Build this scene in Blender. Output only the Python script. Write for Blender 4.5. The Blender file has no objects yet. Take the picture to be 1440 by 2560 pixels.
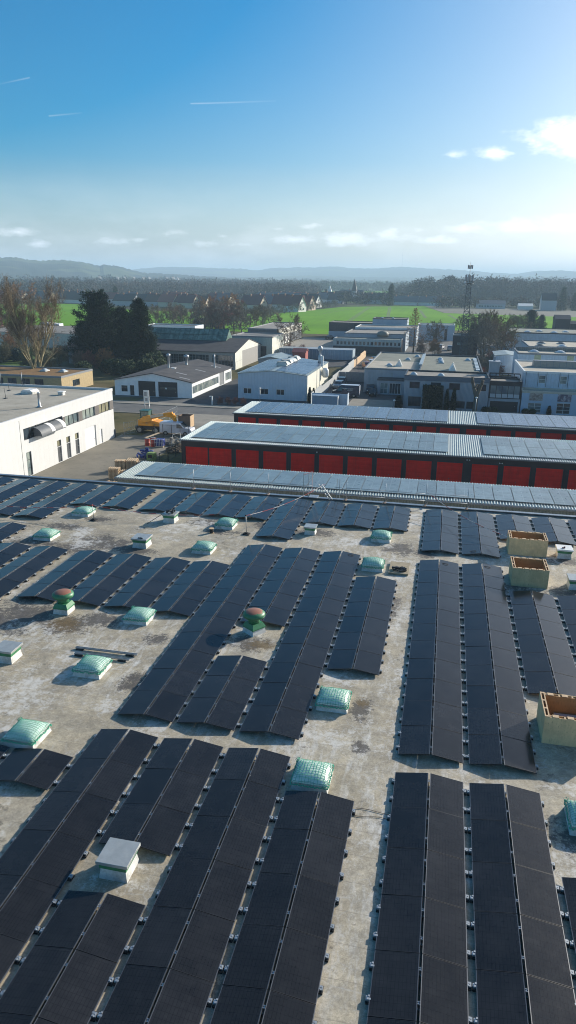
import bpy, math, random
import numpy as np
from mathutils import Vector
random.seed(7); rng=np.random.default_rng(7)
sc=bpy.context.scene; COL=sc.collection
R=math.radians
# ---------------------------------------------------------------- camera
CZ=22.35; F=1798.3; PITCH,YAW,ROLL=.3121,.2096,-.0126
def _cam():
    cy,sy=math.cos(YAW),math.sin(YAW); cp,sp=math.cos(PITCH),math.sin(PITCH)
    f=np.array([-sy*cp,cy*cp,-sp]); r=np.array([cy,sy,0.]); d=np.cross(f,r)
    c,s=math.cos(ROLL),math.sin(ROLL)
    return np.array([c*r+s*d,-s*r+c*d,f])
CM=_cam()
def ray(u,v): return CM.T@np.array([(u-720)/F,(v-1280)/F,1.])
def G(u,v,z=0.):
    """world point seen at a photograph pixel, on the horizontal plane z"""
    r=ray(u,v); t=(z-CZ)/r[2]; return (float(r[0]*t),float(r[1]*t))
def azel(u,v):
    r=ray(u,v); r/=np.linalg.norm(r); return math.atan2(r[0],r[1]),math.asin(r[2])
cam=bpy.data.cameras.new('camera'); cam.sensor_fit='VERTICAL'; cam.sensor_height=36; cam.lens=F/2560*36
cam.clip_start=.5; cam.clip_end=40000
co=bpy.data.objects.new('camera',cam); COL.objects.link(co); co.location=(0,0,CZ)
from mathutils import Matrix
co.rotation_euler=Matrix(((CM[0][0],-CM[1][0],-CM[2][0]),(CM[0][1],-CM[1][1],-CM[2][1]),(CM[0][2],-CM[1][2],-CM[2][2]))).to_euler()
sc.camera=co
# ---------------------------------------------------------------- materials
def newmat(name):
    m=bpy.data.materials.new(name); m.use_nodes=True; nt=m.node_tree; b=nt.nodes['Principled BSDF']; return m,nt,b
def nd(nt,t,**k):
    n=nt.nodes.new(t)
    for a,v in k.items():
        if a.startswith('i_'): n.inputs[a[2:].replace('_',' ')].default_value=v
        else: setattr(n,a,v)
    return n
def ramp(nt,fac,stops,interp='LINEAR'):
    r=nd(nt,'ShaderNodeValToRGB'); e=r.color_ramp.elements; r.color_ramp.interpolation=interp
    while len(e)>1: e.remove(e[0])
    e[0].position=stops[0][0]; c=stops[0][1]; e[0].color=(c if hasattr(c,'__len__') else (c,c,c))+((1,) if not hasattr(c,'__len__') or len(c)==3 else ())
    for p,c in stops[1:]:
        x=e.new(p); x.color=(tuple(c) if hasattr(c,'__len__') else (c,c,c))+(1,)
    nt.links.new(fac,r.inputs[0]); return r.outputs[0]
def noise(nt,vec,scale,detail=4,rough=.6,out=0):
    n=nd(nt,'ShaderNodeTexNoise'); n.inputs['Scale'].default_value=scale; n.inputs['Detail'].default_value=detail; n.inputs['Roughness'].default_value=rough
    nt.links.new(vec,n.inputs['Vector']); return n.outputs[out]
def wpos(nt): return nd(nt,'ShaderNodeNewGeometry').outputs['Position']
def opos(nt): return nd(nt,'ShaderNodeTexCoord').outputs['Object']
def mixc(nt,fac,a,b,mode='MIX'):
    m=nd(nt,'ShaderNodeMix',data_type='RGBA',blend_type=mode)
    for s,i in ((fac,0),(a,6),(b,7)):
        if hasattr(s,'is_linked') or hasattr(s,'links'): nt.links.new(s,m.inputs[i])
        else: m.inputs[i].default_value=s if i==0 else (tuple(s)+(1,) if len(s)==3 else s)
    return m.outputs[2]
def mth(nt,op,a,b=None,c=None,clamp=False):
    m=nd(nt,'ShaderNodeMath',operation=op,use_clamp=clamp)
    for i,s in enumerate((a,b,c)):
        if s is None: continue
        if hasattr(s,'links'): nt.links.new(s,m.inputs[i])
        else: m.inputs[i].default_value=s
    return m.outputs[0]
_mc={}
def flat(name,col,rough=.6,metal=0.,var=.12,scale=3.,bump=0.,spec=.5,dirt=None,space='w'):
    """plain coloured surface with a little procedural unevenness"""
    if name in _mc: return _mc[name]
    m,nt,b=newmat(name); p=wpos(nt) if space=='w' else opos(nt)
    f=noise(nt,p,scale,6,.65)
    lo=tuple(c*(1-var) for c in col); hi=tuple(min(1,c*(1+var)) for c in col)
    c=ramp(nt,f,[(.3,lo),(.7,hi)])
    if dirt:
        d=ramp(nt,noise(nt,p,scale*.35,5,.7),[(.5,0.),(.68,1.)])
        c=mixc(nt,d,c,dirt)
    nt.links.new(c,b.inputs['Base Color']); b.inputs['Roughness'].default_value=rough; b.inputs['Metallic'].default_value=metal; b.inputs['Specular IOR Level'].default_value=spec
    if bump:
        bp=nd(nt,'ShaderNodeBump'); bp.inputs['Strength'].default_value=bump; nt.links.new(f,bp.inputs['Height']); nt.links.new(bp.outputs[0],b.inputs['Normal'])
    _mc[name]=m; return m
def streaked(name,col,rough=.5,var=.1,stain=(.25,.24,.2),axis='z',metal=0.,rib=0.,ribaxis='x',ribdepth=.5,amount=.5,linek=.45,spec=.5):
    """cladding: vertical ribs (bump) plus rain streaks"""
    if name in _mc: return _mc[name]
    m,nt,b=newmat(name); p=wpos(nt)
    mp=nd(nt,'ShaderNodeMapping'); nt.links.new(p,mp.inputs[0]); mp.inputs['Scale'].default_value=(2.5,2.5,.18)
    s=ramp(nt,noise(nt,mp.outputs[0],1.6,6,.7),[(.48,0.),(.78,amount)])
    c=ramp(nt,noise(nt,p,1.2,5,.6),[(.3,tuple(k*(1-var) for k in col)),(.7,tuple(min(1,k*(1+var)) for k in col))])
    c=mixc(nt,s,c,stain)
    if rib:
        sx=nd(nt,'ShaderNodeSeparateXYZ'); nt.links.new(p,sx.inputs[0])
        q=mth(nt,'ADD',sx.outputs[0],sx.outputs[1]) if ribaxis=='xy' else sx.outputs['xyz'.index(ribaxis)]
        w=mth(nt,'PINGPONG',q,rib/2); w=mth(nt,'MULTIPLY',w,2/rib)
        w2=mth(nt,'SMOOTH_MIN',w,.7,.2)
        bp=nd(nt,'ShaderNodeBump'); bp.inputs['Strength'].default_value=ribdepth; bp.inputs['Distance'].default_value=rib*.35; nt.links.new(w2,bp.inputs['Height']); nt.links.new(bp.outputs[0],b.inputs['Normal'])
        gr=ramp(nt,w,[(0.,1.),(.12,0.)]); c=mixc(nt,mth(nt,'MULTIPLY',gr,linek),c,tuple(k*.45 for k in col))
    nt.links.new(c,b.inputs['Base Color']); b.inputs['Roughness'].default_value=rough; b.inputs['Metallic'].default_value=metal; b.inputs['Specular IOR Level'].default_value=spec
    _mc[name]=m; return m
# ---------------------------------------------------------------- mesh builder
class MB:
    def __init__(s): s.v=[];s.f=[];s.m=[];s.uv={};s.cur=0;s.sm=[];s.smooth=False
    def vert(s,p): s.v.append(tuple(map(float,p))); return len(s.v)-1
    def face(s,ids,uv=None):
        if uv: s.uv[len(s.f)]=uv
        s.f.append(tuple(ids)); s.m.append(s.cur); s.sm.append(s.smooth)
    def poly(s,pts,uv=None): s.face([s.vert(p) for p in pts],uv)
    def box(s,x0,y0,z0,x1,y1,z1,skip=''):
        i=len(s.v)
        for z in (z0,z1):
            for x,y in ((x0,y0),(x1,y0),(x1,y1),(x0,y1)): s.vert((x,y,z))
        fs={'b':(3,2,1,0),'t':(4,5,6,7),'s':(0,1,5,4),'e':(1,2,6,5),'n':(2,3,7,6),'w':(3,0,4,7)}
        for k,f in fs.items():
            if k not in skip: s.face([i+j for j in f])
    def obox(s,c,ax,ay,az):
        """box from centre and three half-axis vectors"""
        c=np.array(c,float);ax,ay,az=(np.array(a,float) for a in (ax,ay,az)); i=len(s.v)
        for k in (-1,1):
            for a,b in ((-1,-1),(1,-1),(1,1),(-1,1)): s.vert(c+a*ax+b*ay+k*az)
        for f in ((3,2,1,0),(4,5,6,7),(0,1,5,4),(1,2,6,5),(2,3,7,6),(3,0,4,7)): s.face([i+j for j in f])
    def bar(s,p,q,w,h=None):
        p,q=np.array(p,float),np.array(q,float); d=q-p; L=np.linalg.norm(d)
        if L<1e-9: return
        d/=L; h=h or w; up=np.array([0,0,1.]) if abs(d[2])<.95 else np.array([1.,0,0]); a=np.cross(d,up);a/=np.linalg.norm(a);b=np.cross(a,d)
        s.obox((p+q)/2,a*w/2,d*L/2,b*h/2)
    def cyl(s,p,q,r0,r1=None,n=10,caps=True,smooth=True):
        r1=r0 if r1 is None else r1
        p,q=np.array(p,float),np.array(q,float); d=q-p; L=np.linalg.norm(d); d/=L
        up=np.array([0,0,1.]) if abs(d[2])<.95 else np.array([1.,0,0]); a=np.cross(d,up);a/=np.linalg.norm(a);b=np.cross(d,a)
        i=len(s.v); o=s.smooth; s.smooth=smooth
        for c,r in ((p,r0),(q,r1)):
            for k in range(n):
                t=2*math.pi*k/n; s.vert(c+r*(math.cos(t)*a+math.sin(t)*b))
        for k in range(n): s.face((i+k,i+(k+1)%n,i+n+(k+1)%n,i+n+k))
        s.smooth=o
        if caps:
            s.face(tuple(i+n-1-k for k in range(n))); s.face(tuple(i+n+k for k in range(n)))
    def lathe(s,c,prof,n=24):
        i=len(s.v); o=s.smooth; s.smooth=True
        for r,z in prof:
            for k in range(n):
                t=2*math.pi*k/n; s.vert((c[0]+r*math.cos(t),c[1]+r*math.sin(t),c[2]+z))
        for j in range(len(prof)-1):
            for k in range(n): s.face((i+j*n+k,i+j*n+(k+1)%n,i+(j+1)*n+(k+1)%n,i+(j+1)*n+k))
        s.smooth=False; s.face(tuple(i+k for k in reversed(range(n)))); s.face(tuple(i+(len(prof)-1)*n+k for k in range(n))); s.smooth=o
    def prism(s,prof,y0,y1,axis='y'):
        """profile in the (x,z) plane extruded along y (or (y,z) along x)"""
        f=(lambda a,b,t:(a,t,b)) if axis=='y' else (lambda a,b,t:(t,a,b))
        n=len(prof); i=len(s.v)
        for t in (y0,y1):
            for a,b in prof: s.vert(f(a,b,t))
        for k in range(n): s.face((i+k,i+(k+1)%n,i+n+(k+1)%n,i+n+k))
        s.face(tuple(i+k for k in reversed(range(n)))); s.face(tuple(i+n+k for k in range(n)))
    def mesh(s,name,mats,off=(0,0,0)):
        me=bpy.data.meshes.new(name); o=np.array(off,float)
        me.from_pydata([tuple(np.array(p)-o) for p in s.v] if any(off) else s.v,[],s.f)
        for m in (mats if isinstance(mats,(list,tuple)) else [mats]): me.materials.append(m)
        me.polygons.foreach_set('material_index',s.m); me.polygons.foreach_set('use_smooth',s.sm)
        if s.uv:
            ul=me.uv_layers.new(name='UVMap')
            for fi,uv in s.uv.items():
                for li,c in zip(me.polygons[fi].loop_indices,uv): ul.data[li].uv=c
        me.update(); return me
    def build(s,name,mats,parent=None,off=None,bevel=0.):
        """link as ONE object; vertices are in world metres, stored relative to the parent thing"""
        if off is None: off=tuple(parent['_o']) if parent is not None and '_o' in parent.keys() else (0,0,0)
        ob=bpy.data.objects.new(name,s.mesh(name,mats,off)); COL.objects.link(ob)
        if parent is not None:
            ob.parent=parent; ob['_o']=off
        elif any(off): ob.location=off
        if bevel:
            b=ob.modifiers.new('bevel','BEVEL'); b.width=bevel; b.segments=2; b.limit_method='ANGLE'
        return ob
def thing(name,label,cat,loc=(0,0,0),group=None):
    o=bpy.data.objects.new(name,None); o.empty_display_size=.3; COL.objects.link(o); o.location=loc; o['_o']=tuple(map(float,loc))
    o['label']=label; o['category']=cat
    if group: o['group']=group
    return o
def tag(o,label,cat,group=None):
    o['label']=label; o['category']=cat
    if group: o['group']=group
    return o
def struct(o,kind='structure'): o['kind']=kind; return o
def dup(root,loc,rz=0.,sc_=(1,1,1),label=None,group=None):
    r=root.copy(); COL.objects.link(r); r.location=loc; r.rotation_euler=(0,0,rz); r.scale=sc_
    if label: r['label']=label
    if group: r['group']=group
    for ch in list(root.children):
        c=ch.copy(); COL.objects.link(c); c.parent=r
        for g in ch.children:
            d=g.copy(); COL.objects.link(d); d.parent=c
    return r
def ordn(i): return ['first','second','third','fourth','fifth','sixth','seventh','eighth','ninth','tenth','eleventh','twelfth','thirteenth','fourteenth','fifteenth','sixteenth','seventeenth','eighteenth','nineteenth','twentieth'][i]
# ---------------------------------------------------------------- shared materials
def panelglass(name,base,rough,line,cw,ch,linedark=.35,spec=.5,lw=.008,dust_=.12):
    m,nt,b=newmat(name)
    uv=nd(nt,'ShaderNodeUVMap').outputs[0]; sx=nd(nt,'ShaderNodeSeparateXYZ'); nt.links.new(uv,sx.inputs[0])
    def ln(o,w,t):
        q=mth(nt,'PINGPONG',o,w/2); return mth(nt,'LESS_THAN',q,t)
    l=mth(nt,'MAXIMUM',ln(sx.outputs[0],cw,lw/2),ln(sx.outputs[1],ch,lw/2))
    p=wpos(nt); f=noise(nt,p,.9,5,.7); c=ramp(nt,f,[(.3,tuple(k*.75 for k in base)),(.7,tuple(k*1.3 for k in base))])
    dust=ramp(nt,noise(nt,p,2.2,7,.7),[(.5,0.),(.85,dust_)]); c=mixc(nt,dust,c,(.12,.12,.12))
    oi=nd(nt,'ShaderNodeObjectInfo').outputs['Random']; c=mixc(nt,1.,c,ramp(nt,oi,[(0.,.82),(1.,1.2)]),'MULTIPLY')
    c=mixc(nt,mth(nt,'MULTIPLY',l,linedark),c,line)
    nt.links.new(c,b.inputs['Base Color'])
    rr=ramp(nt,noise(nt,p,2.5,5,.7),[(.3,rough*.8),(.7,rough*1.35)]); nt.links.new(rr,b.inputs['Roughness']); b.inputs['Specular IOR Level'].default_value=spec
    return m
M_PAN=panelglass('black_panel_glass',(.019,.0185,.019),.15,(.004,.004,.005),.1815,.0905,.5,.36,.010)
M_PAN2=panelglass('blue_module_glass',(.09,.13,.19),.28,(.34,.40,.44),.86,1.0,.6,.5,.035,.04)
M_PAN3=panelglass('grey_module_glass',(.15,.20,.22),.3,(.36,.42,.44),.86,1.0,.6,.5,.035,.04)
M_ALU=flat('aluminium',(.55,.56,.57),.35,.85,.08)
M_FRAME=flat('highlighted_frame_edge',(.16,.16,.165),.35,.6,.1)  # long panel edges: edge highlights put into a paler grey than the black frame
M_GALV=flat('galvanised_steel',(.42,.44,.45),.45,.7,.15,8)
M_RUB=flat('black_rubber',(.015,.015,.015),.8,0,.2)
M_WHITE=flat('white_paint',(.78,.78,.75),.45,0,.06,2)
M_BLACK=flat('black_paint',(.02,.021,.024),.45,0,.2)
M_DGREY=flat('dark_grey_paint',(.06,.065,.07),.5,0,.15)
M_MGREY=flat('mid_grey_paint',(.22,.23,.24),.5,0,.12)
M_WOOD=flat('pine_wood',(.55,.38,.22),.7,0,.25,9)
M_WOODP=flat('pallet_wood',(.62,.47,.30),.75,0,.3,12)
M_GLASSD=None
def glass(name,base=(.02,.03,.035),rough=.06,var=None):
    if name in _mc: return _mc[name]
    m,nt,b=newmat(name); p=wpos(nt)
    c=ramp(nt,noise(nt,p,.8,3,.5),[(.4,base),(.65,var or tuple(k*2.2 for k in base))]); nt.links.new(c,b.inputs['Base Color'])
    b.inputs['Roughness'].default_value=rough; b.inputs['Specular IOR Level'].default_value=.7; _mc[name]=m; return m
M_GLASSD=glass('window_glass',(.02,.028,.035))
M_GLASSP=glass('pale_window_glass',(.12,.16,.17),.08,(.3,.34,.3))
# ---------------------------------------------------------------- the big hall and its roof
ZR=6.4; XW0,XW1,YW0,YW1=-62.,44.,-8.,52.15
def blobs(nt,p,lst):
    acc=None
    for x,y,rx,ry in lst:
        mp=nd(nt,'ShaderNodeVectorMath',operation='SUBTRACT'); nt.links.new(p,mp.inputs[0]); mp.inputs[1].default_value=(x,y,ZR)
        m2=nd(nt,'ShaderNodeVectorMath',operation='MULTIPLY'); nt.links.new(mp.outputs[0],m2.inputs[0]); m2.inputs[1].default_value=(1/rx,1/ry,0)
        l=nd(nt,'ShaderNodeVectorMath',operation='LENGTH'); nt.links.new(m2.outputs[0],l.inputs[0])
        v=mth(nt,'SUBTRACT',1.,l.outputs['Value'],clamp=True)
        acc=v if acc is None else mth(nt,'MAXIMUM',acc,v)
    return acc
def roofmat():
    m,nt,b=newmat('bitumen_roof_membrane'); p=wpos(nt)
    big=noise(nt,p,.22,6,.65); mid=noise(nt,p,1.3,8,.7); fine=noise(nt,p,9.,6,.7)
    c=ramp(nt,big,[(.3,(.33,.275,.19)),(.5,(.45,.385,.275)),(.7,(.52,.465,.365))])
    c=mixc(nt,ramp(nt,mid,[(.42,.55),(.62,0.)]),c,(.22,.2,.16))
    # pale dried rings and scuffs
    vo=nd(nt,'ShaderNodeTexVoronoi',feature='DISTANCE_TO_EDGE'); nt.links.new(mixc(nt,.12,p,noise(nt,p,2.,4,.6,1)),vo.inputs['Vector']); vo.inputs['Scale'].default_value=1.7
    c=mixc(nt,mth(nt,'MULTIPLY',ramp(nt,vo.outputs[0],[(.0,.5),(.05,0.)]),ramp(nt,noise(nt,p,.8,4,.6),[(.45,0.),(.6,1.)])),c,(.46,.44,.40))
    c=mixc(nt,ramp(nt,noise(nt,p,3.4,8,.75),[(.56,0.),(.72,.6)]),c,(.48,.47,.44))
    # streaky pale wear along the aisle
    mp=nd(nt,'ShaderNodeMapping'); nt.links.new(p,mp.inputs[0]); mp.inputs['Scale'].default_value=(3.2,.8,1)
    c=mixc(nt,mth(nt,'MULTIPLY',ramp(nt,noise(nt,mp.outputs[0],1.,6,.7),[(.50,0.),(.68,.62)]),mth(nt,'MULTIPLY',blobs(nt,p,[(-1.2,30.,1.9,26.),(-3.5,42.,14.,3.),(-12.,27.,9.,5.),(-3.,21.4,8.,1.6),(4.,41.6,6.,1.6)]),1.8,clamp=True)),c,(.64,.63,.60))
    # black lichen and wet dirt, broken up by noise
    B=[(-19.6,28.6,3.2,2.6),(-17.0,28.3,2.,1.5),(-15.6,29.2,1.8,1.2),(-8.,28.7,1.5,1.1),(-20.,39.2,3.6,2.),(-21.5,37.9,3.,1.4),(-17.8,38.3,2.,1.2),(-24.6,38.2,2.6,1.4),(-15.,44.6,2.2,1.1),(-7.6,44.5,2.2,1.2),(-2.,42.8,1.5,1.8),(-2.2,24.4,.7,1.2),(-1.9,22.1,.5,.6),(8.,43.,2.6,1.2),(8.2,38.2,2.6,1.3),(5.,38.,2.4,1.),(-13.9,43.,2.,.8),(5.2,19.2,1.7,1.2),(-.3,42.5,1.,2.4),(-12.2,28.,1.,.8),(-20.2,30.8,1.2,1.6),(4.6,36.7,2,1),(-22.6,43.6,1.5,1.),(-24.,41.6,2,1.),(-11.1,45.2,1.5,1.2),(-11.6,24.3,1.,1.3),(-1.9,34.,.8,2.5)]
    bl=blobs(nt,p,B); s=mth(nt,'ADD',mth(nt,'MULTIPLY',mth(nt,'POWER',bl,.6),.30),mth(nt,'ADD',mth(nt,'MULTIPLY',noise(nt,p,5.5,8,.85),.75),mth(nt,'MULTIPLY',noise(nt,p,1.1,4,.6),.35)))
    c=mixc(nt,ramp(nt,s,[(.70,0.),(.76,.85)]),c,(.055,.05,.048))
    M=[(-16.9,28.4,1.5,1.3),(-7.3,28.6,1.1,.9),(-23.3,31.,1.6,6.),(-2.2,25.,.4,.5)]
    s2=mth(nt,'ADD',mth(nt,'MULTIPLY',mth(nt,'POWER',blobs(nt,p,M),.6),.32),mth(nt,'ADD',mth(nt,'MULTIPLY',noise(nt,p,7.,8,.85),.75),mth(nt,'MULTIPLY',noise(nt,p,1.6,4,.6),.35)))
    c=mixc(nt,ramp(nt,s2,[(.72,0.),(.80,.8)]),c,(.13,.085,.03))
    # grain and fine mottling
    c=mixc(nt,1.,c,ramp(nt,noise(nt,p,16.,5,.8),[(.3,.70),(.5,1.),(.7,1.32)]),'MULTIPLY')
    c=mixc(nt,1.,c,ramp(nt,noise(nt,p,3.1,6,.8),[(.3,.78),(.5,1.),(.7,1.22)]),'MULTIPLY')
    # small dark and pale patches of lichen and dried lime
    c=mixc(nt,ramp(nt,mth(nt,'MULTIPLY',noise(nt,p,2.6,9,.85),noise(nt,p,.42,4,.7)),[(.325,0.),(.37,.75)]),c,(.09,.08,.065))
    mpp=nd(nt,'ShaderNodeMapping'); nt.links.new(p,mpp.inputs[0]); mpp.inputs['Location'].default_value=(31,17,0)
    c=mixc(nt,ramp(nt,mth(nt,'MULTIPLY',noise(nt,mpp.outputs[0],3.,9,.85),noise(nt,mpp.outputs[0],.36,4,.7)),[(.275,0.),(.34,.75)]),c,(.64,.62,.575))
    # sparse specks everywhere
    c=mixc(nt,ramp(nt,mth(nt,'MULTIPLY',fine,noise(nt,p,.5,3,.6)),[(.36,0.),(.42,.7)]),c,(.10,.09,.075))
    # sheet seams
    sx=nd(nt,'ShaderNodeSeparateXYZ'); nt.links.new(p,sx.inputs[0])
    q=mth(nt,'PINGPONG',mth(nt,'ADD',sx.outputs[1],mth(nt,'MULTIPLY',noise(nt,p,.9,3,.5),.08)),.5)
    q2=mth(nt,'LESS_THAN',mth(nt,'PINGPONG',sx.outputs[1],2.45),.014)
    c=mixc(nt,mth(nt,'MULTIPLY',mth(nt,'LESS_THAN',q,.012),.35),c,(.14,.13,.11))
    nt.links.new(c,b.inputs['Base Color']); b.inputs['Roughness'].default_value=.75
    bp=nd(nt,'ShaderNodeBump'); bp.inputs['Strength'].default_value=.25; bp.inputs['Distance'].default_value=.03
    nt.links.new(mth(nt,'ADD',mid,mth(nt,'MULTIPLY',fine,.3)),bp.inputs['Height']); nt.links.new(bp.outputs[0],b.inputs['Normal'])
    return m
M_ROOF=roofmat()
hall=thing('industrial_hall','huge hall with a stained beige flat roof carrying the black solar rows','building',(-9,20,0))
b=MB(); b.box(XW0,YW0,0,XW1,YW1,ZR-.1,skip='t'); b.build('wall',streaked('hall_wall',(.5,.5,.48)),hall)
b=MB(); nx,ny=40,24
b.box(XW0,YW0,ZR-.1,XW1,YW1-.25,ZR); b.build('roof',M_ROOF,hall)
b=MB(); b.box(XW0,YW1-.25,ZR-.1,XW1,YW1-.02,ZR+.12)
b.build('parapet',flat('dark_upstand_membrane',(.09,.095,.1),.6,0,.3,2),hall)
b=MB(); b.box(XW0,YW1-.28,ZR+.122,XW1,YW1+.05,ZR+.15); 
b.box(XW0,YW1-.012,ZR-.25,XW1,YW1+.05,ZR+.12)
b.build('coping',flat('zinc_coping',(.30,.33,.36),.4,.7,.15,4),hall)
# ---------------------------------------------------------------- solar rows
HW,RG,ZL_,ZH_=1.09,.033,.118,.28     # half width of a row, ridge gap, low and high edge above the roof
def panel_mesh(side,L):
    mb=MB(); s=1 if side=='east' else -1
    o=np.array([s*RG,0,ZH_]); ax=np.array([s*HW,0,ZL_-ZH_]); W=np.linalg.norm(ax); ax/=W; nrm=np.array([-ax[2]*s*1.,0,abs(ax[0])]); nrm=np.array([s*(ZH_-ZL_),0,HW]);nrm/=np.linalg.norm(nrm)
    ay=np.array([0,1.,0]); P=lambda a,t,h=0:o+ax*a+ay*t+nrm*h
    fl,fs=.02,.010
    def quad(a0,a1,t0,t1,h,uv=False):
        pts=[P(a0,t0,h),P(a1,t0,h),P(a1,t1,h),P(a0,t1,h)]; uvs=[(t0,a0),(t0,a1),(t1,a1),(t1,a0)]
        if s<0: pts=pts[::-1]; uvs=uvs[::-1]
        mb.poly(pts,uvs if uv else None)
    mb.cur=0; quad(fl,W-fl,fs,L-fs,-.003,True)
    mb.cur=1
    for a0,a1,t0,t1 in ((0,fl,0,L),(W-fl,W,0,L)): mb.obox(P((a0+a1)/2,(t0+t1)/2,-.0175),ax*(a1-a0)/2,ay*(t1-t0)/2,nrm*.0175)
    mb.cur=2
    for a0,a1,t0,t1 in ((fl,W-fl,0,fs),(fl,W-fl,L-fs,L)): mb.obox(P((a0+a1)/2,(t0+t1)/2,-.0175),ax*(a1-a0)/2,ay*(t1-t0)/2,nrm*.0175)
    return mb.mesh('solar_panel_'+side,[M_PAN,M_FRAME,M_BLACK])
PM={}
def foot_mesh():
    mb=MB(); mb.cur=0; mb.box(-.075,-.1,.004,.075,.1,.055)
    mb.cur=1; mb.box(-.07,-.055,.057,.07,.06,.10); mb.box(-.02,-.065,.102,.02,-.02,.125); mb.box(-.045,.0,.102,.045,.05,.115)
    return mb.mesh('mounting_foot',[M_RUB,M_GALV])
FOOT=foot_mesh()
def rail_mesh():
    mb=MB()
    for s in (-1,1): mb.obox((s*(RG+HW/2)/1.,0,.05),(HW/2+.055,0,0),(0,.022,0),(0,0,.02))
    mb.obox((0,0,.163),(.012,0,0),(0,.03,0),(0,0,.094)); mb.obox((0,-.03,.265),(.031,0,0),(0,.008,0),(0,0,.006)); mb.obox((0,.03,.265),(.031,0,0),(0,.008,0),(0,0,.006))
    return mb.mesh('cross_rail',[M_ALU])
RAIL=rail_mesh()
rows=[]
def panel_row(x,y0,n,P,label,feetw=True,group='double rows of black solar panels on the flat roof'):
    """a ridge-shaped double row: n panels on each slope, y0 = near end"""
    r=thing('solar_panel_row',label,'solar panels',(x,y0,ZR),group)
    L=P-.02
    for side in ('west','east'):
        if (side,L) not in PM: PM[(side,L)]=panel_mesh(side,L)
        for k in range(n):
            o=bpy.data.objects.new('solar_panel',PM[(side,L)]); COL.objects.link(o); o.parent=r; o.location=(0,k*P+.01,random.uniform(-.002,.003)); o.rotation_euler=(random.uniform(-.001,.001),random.uniform(-.007,.007),0)
    ys=[(k+f)*P for k in range(n) for f in (.26,.76)]
    for y in ys:
        f=bpy.data.objects.new('cross_rail',RAIL); COL.objects.link(f); f.parent=r; f.location=(0,y,0)
    for s in (-1,1):
        for y in ys:
            o=bpy.data.objects.new('mounting_foot',FOOT); COL.objects.link(o); o.parent=r; o.location=(s*(RG+HW+.085-.07*(0)),y,0)
            if s<0: o.rotation_euler=(0,0,math.pi)
            o.location.x=s*(RG+HW+.012); 
    rows.append(r); return r
S=2.438
PL,PMd=1.742,1.72
# near block (ends against the cross aisle); y of the top end
def near(x,ytop,nskip,n,label): y1=ytop-nskip*PL; return panel_row(x,y1-n*PL,n,PL,label)
near(.52,20.85,0,8,'nearest double row of black solar panels, first to the right of the bare aisle')
near(2.96,20.85,0,8,'nearest double row of black solar panels, second to the right of the bare aisle')
near(5.40,17.35,0,6,'near row of black solar panels cut by the right edge, starting below the netted skylight')
near(-2.9,19.11,0,7,'near black solar row left of the aisle, its top end hiding a netted skylight')
near(-5.35,20.85,0,8,'long near row of black solar panels between the box vent and the aisle row')
near(-7.79,20.85,0,3,'short row of three panel pairs just above the near box vent with a zinc lid')
near(-7.79,13.86,0,4,'near row of black solar panels starting just below the box vent with a zinc lid')
near(-10.25,20.85,0,8,'long near black solar row left of the box vent, running out at the bottom left')
near(-12.68,19.11,0,1,'single pair of black solar panels below the lower left netted skylight, right one of two')
near(-15.12,19.11,0,1,'single pair of black solar panels at the left edge below the lower left netted skylight')
# middle block
def mid(x,k0,n,label): return panel_row(x,21.87+k0*PMd,n,PMd,label)
mid(.54,0,11,'eleven pair middle row, first to the right of the bare aisle')
mid(2.98,0,11,'eleven pair middle row, second right of the aisle, ending beside the greenish plywood box')
mid(5.42,3,6,'middle row of six panel pairs between two open plywood boxes')
mid(7.86,1,8,'middle row of black solar panels cut by the right edge above the near plywood box')
mid(-2.86,3,6,'middle row of six panel pairs along the left side of the bare aisle')
mid(-5.27,0,11,'long middle row of eleven panel pairs right of the rusty green mushroom vent')
mid(-7.71,0,3,'short row of three panel pairs just below the right mushroom vent')
mid(-7.71,5,6,'row of six panel pairs just above the right mushroom vent')
mid(-10.1,0,11,'eleven pair middle row left of the right mushroom vent, catching its round shadow')
mid(-12.47,5,4,'row of four panel pairs next left of the long row beside the right mushroom vent')
mid(-14.88,5,4,'row of four panel pairs directly above the netted skylight between the two mushroom vents')
mid(-17.32,5,4,'row of four panel pairs whose near end is behind the left mushroom vent')
mid(-19.76,5,4,'leftmost of the four rows of four panel pairs, above the left mushroom vent')
mid(-22.72,2,7,'long row just left of the bare strip beside the four rows of four pairs')
mid(-25.2,2,7,'second long row from the bare strip at the left edge of the middle block')
mid(-27.6,2,9,'row at the left edge of the middle block reaching further back than its neighbours')
mid(-30.05,4,7,'outermost row on the left edge of the middle block, only its far end in view')
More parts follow.
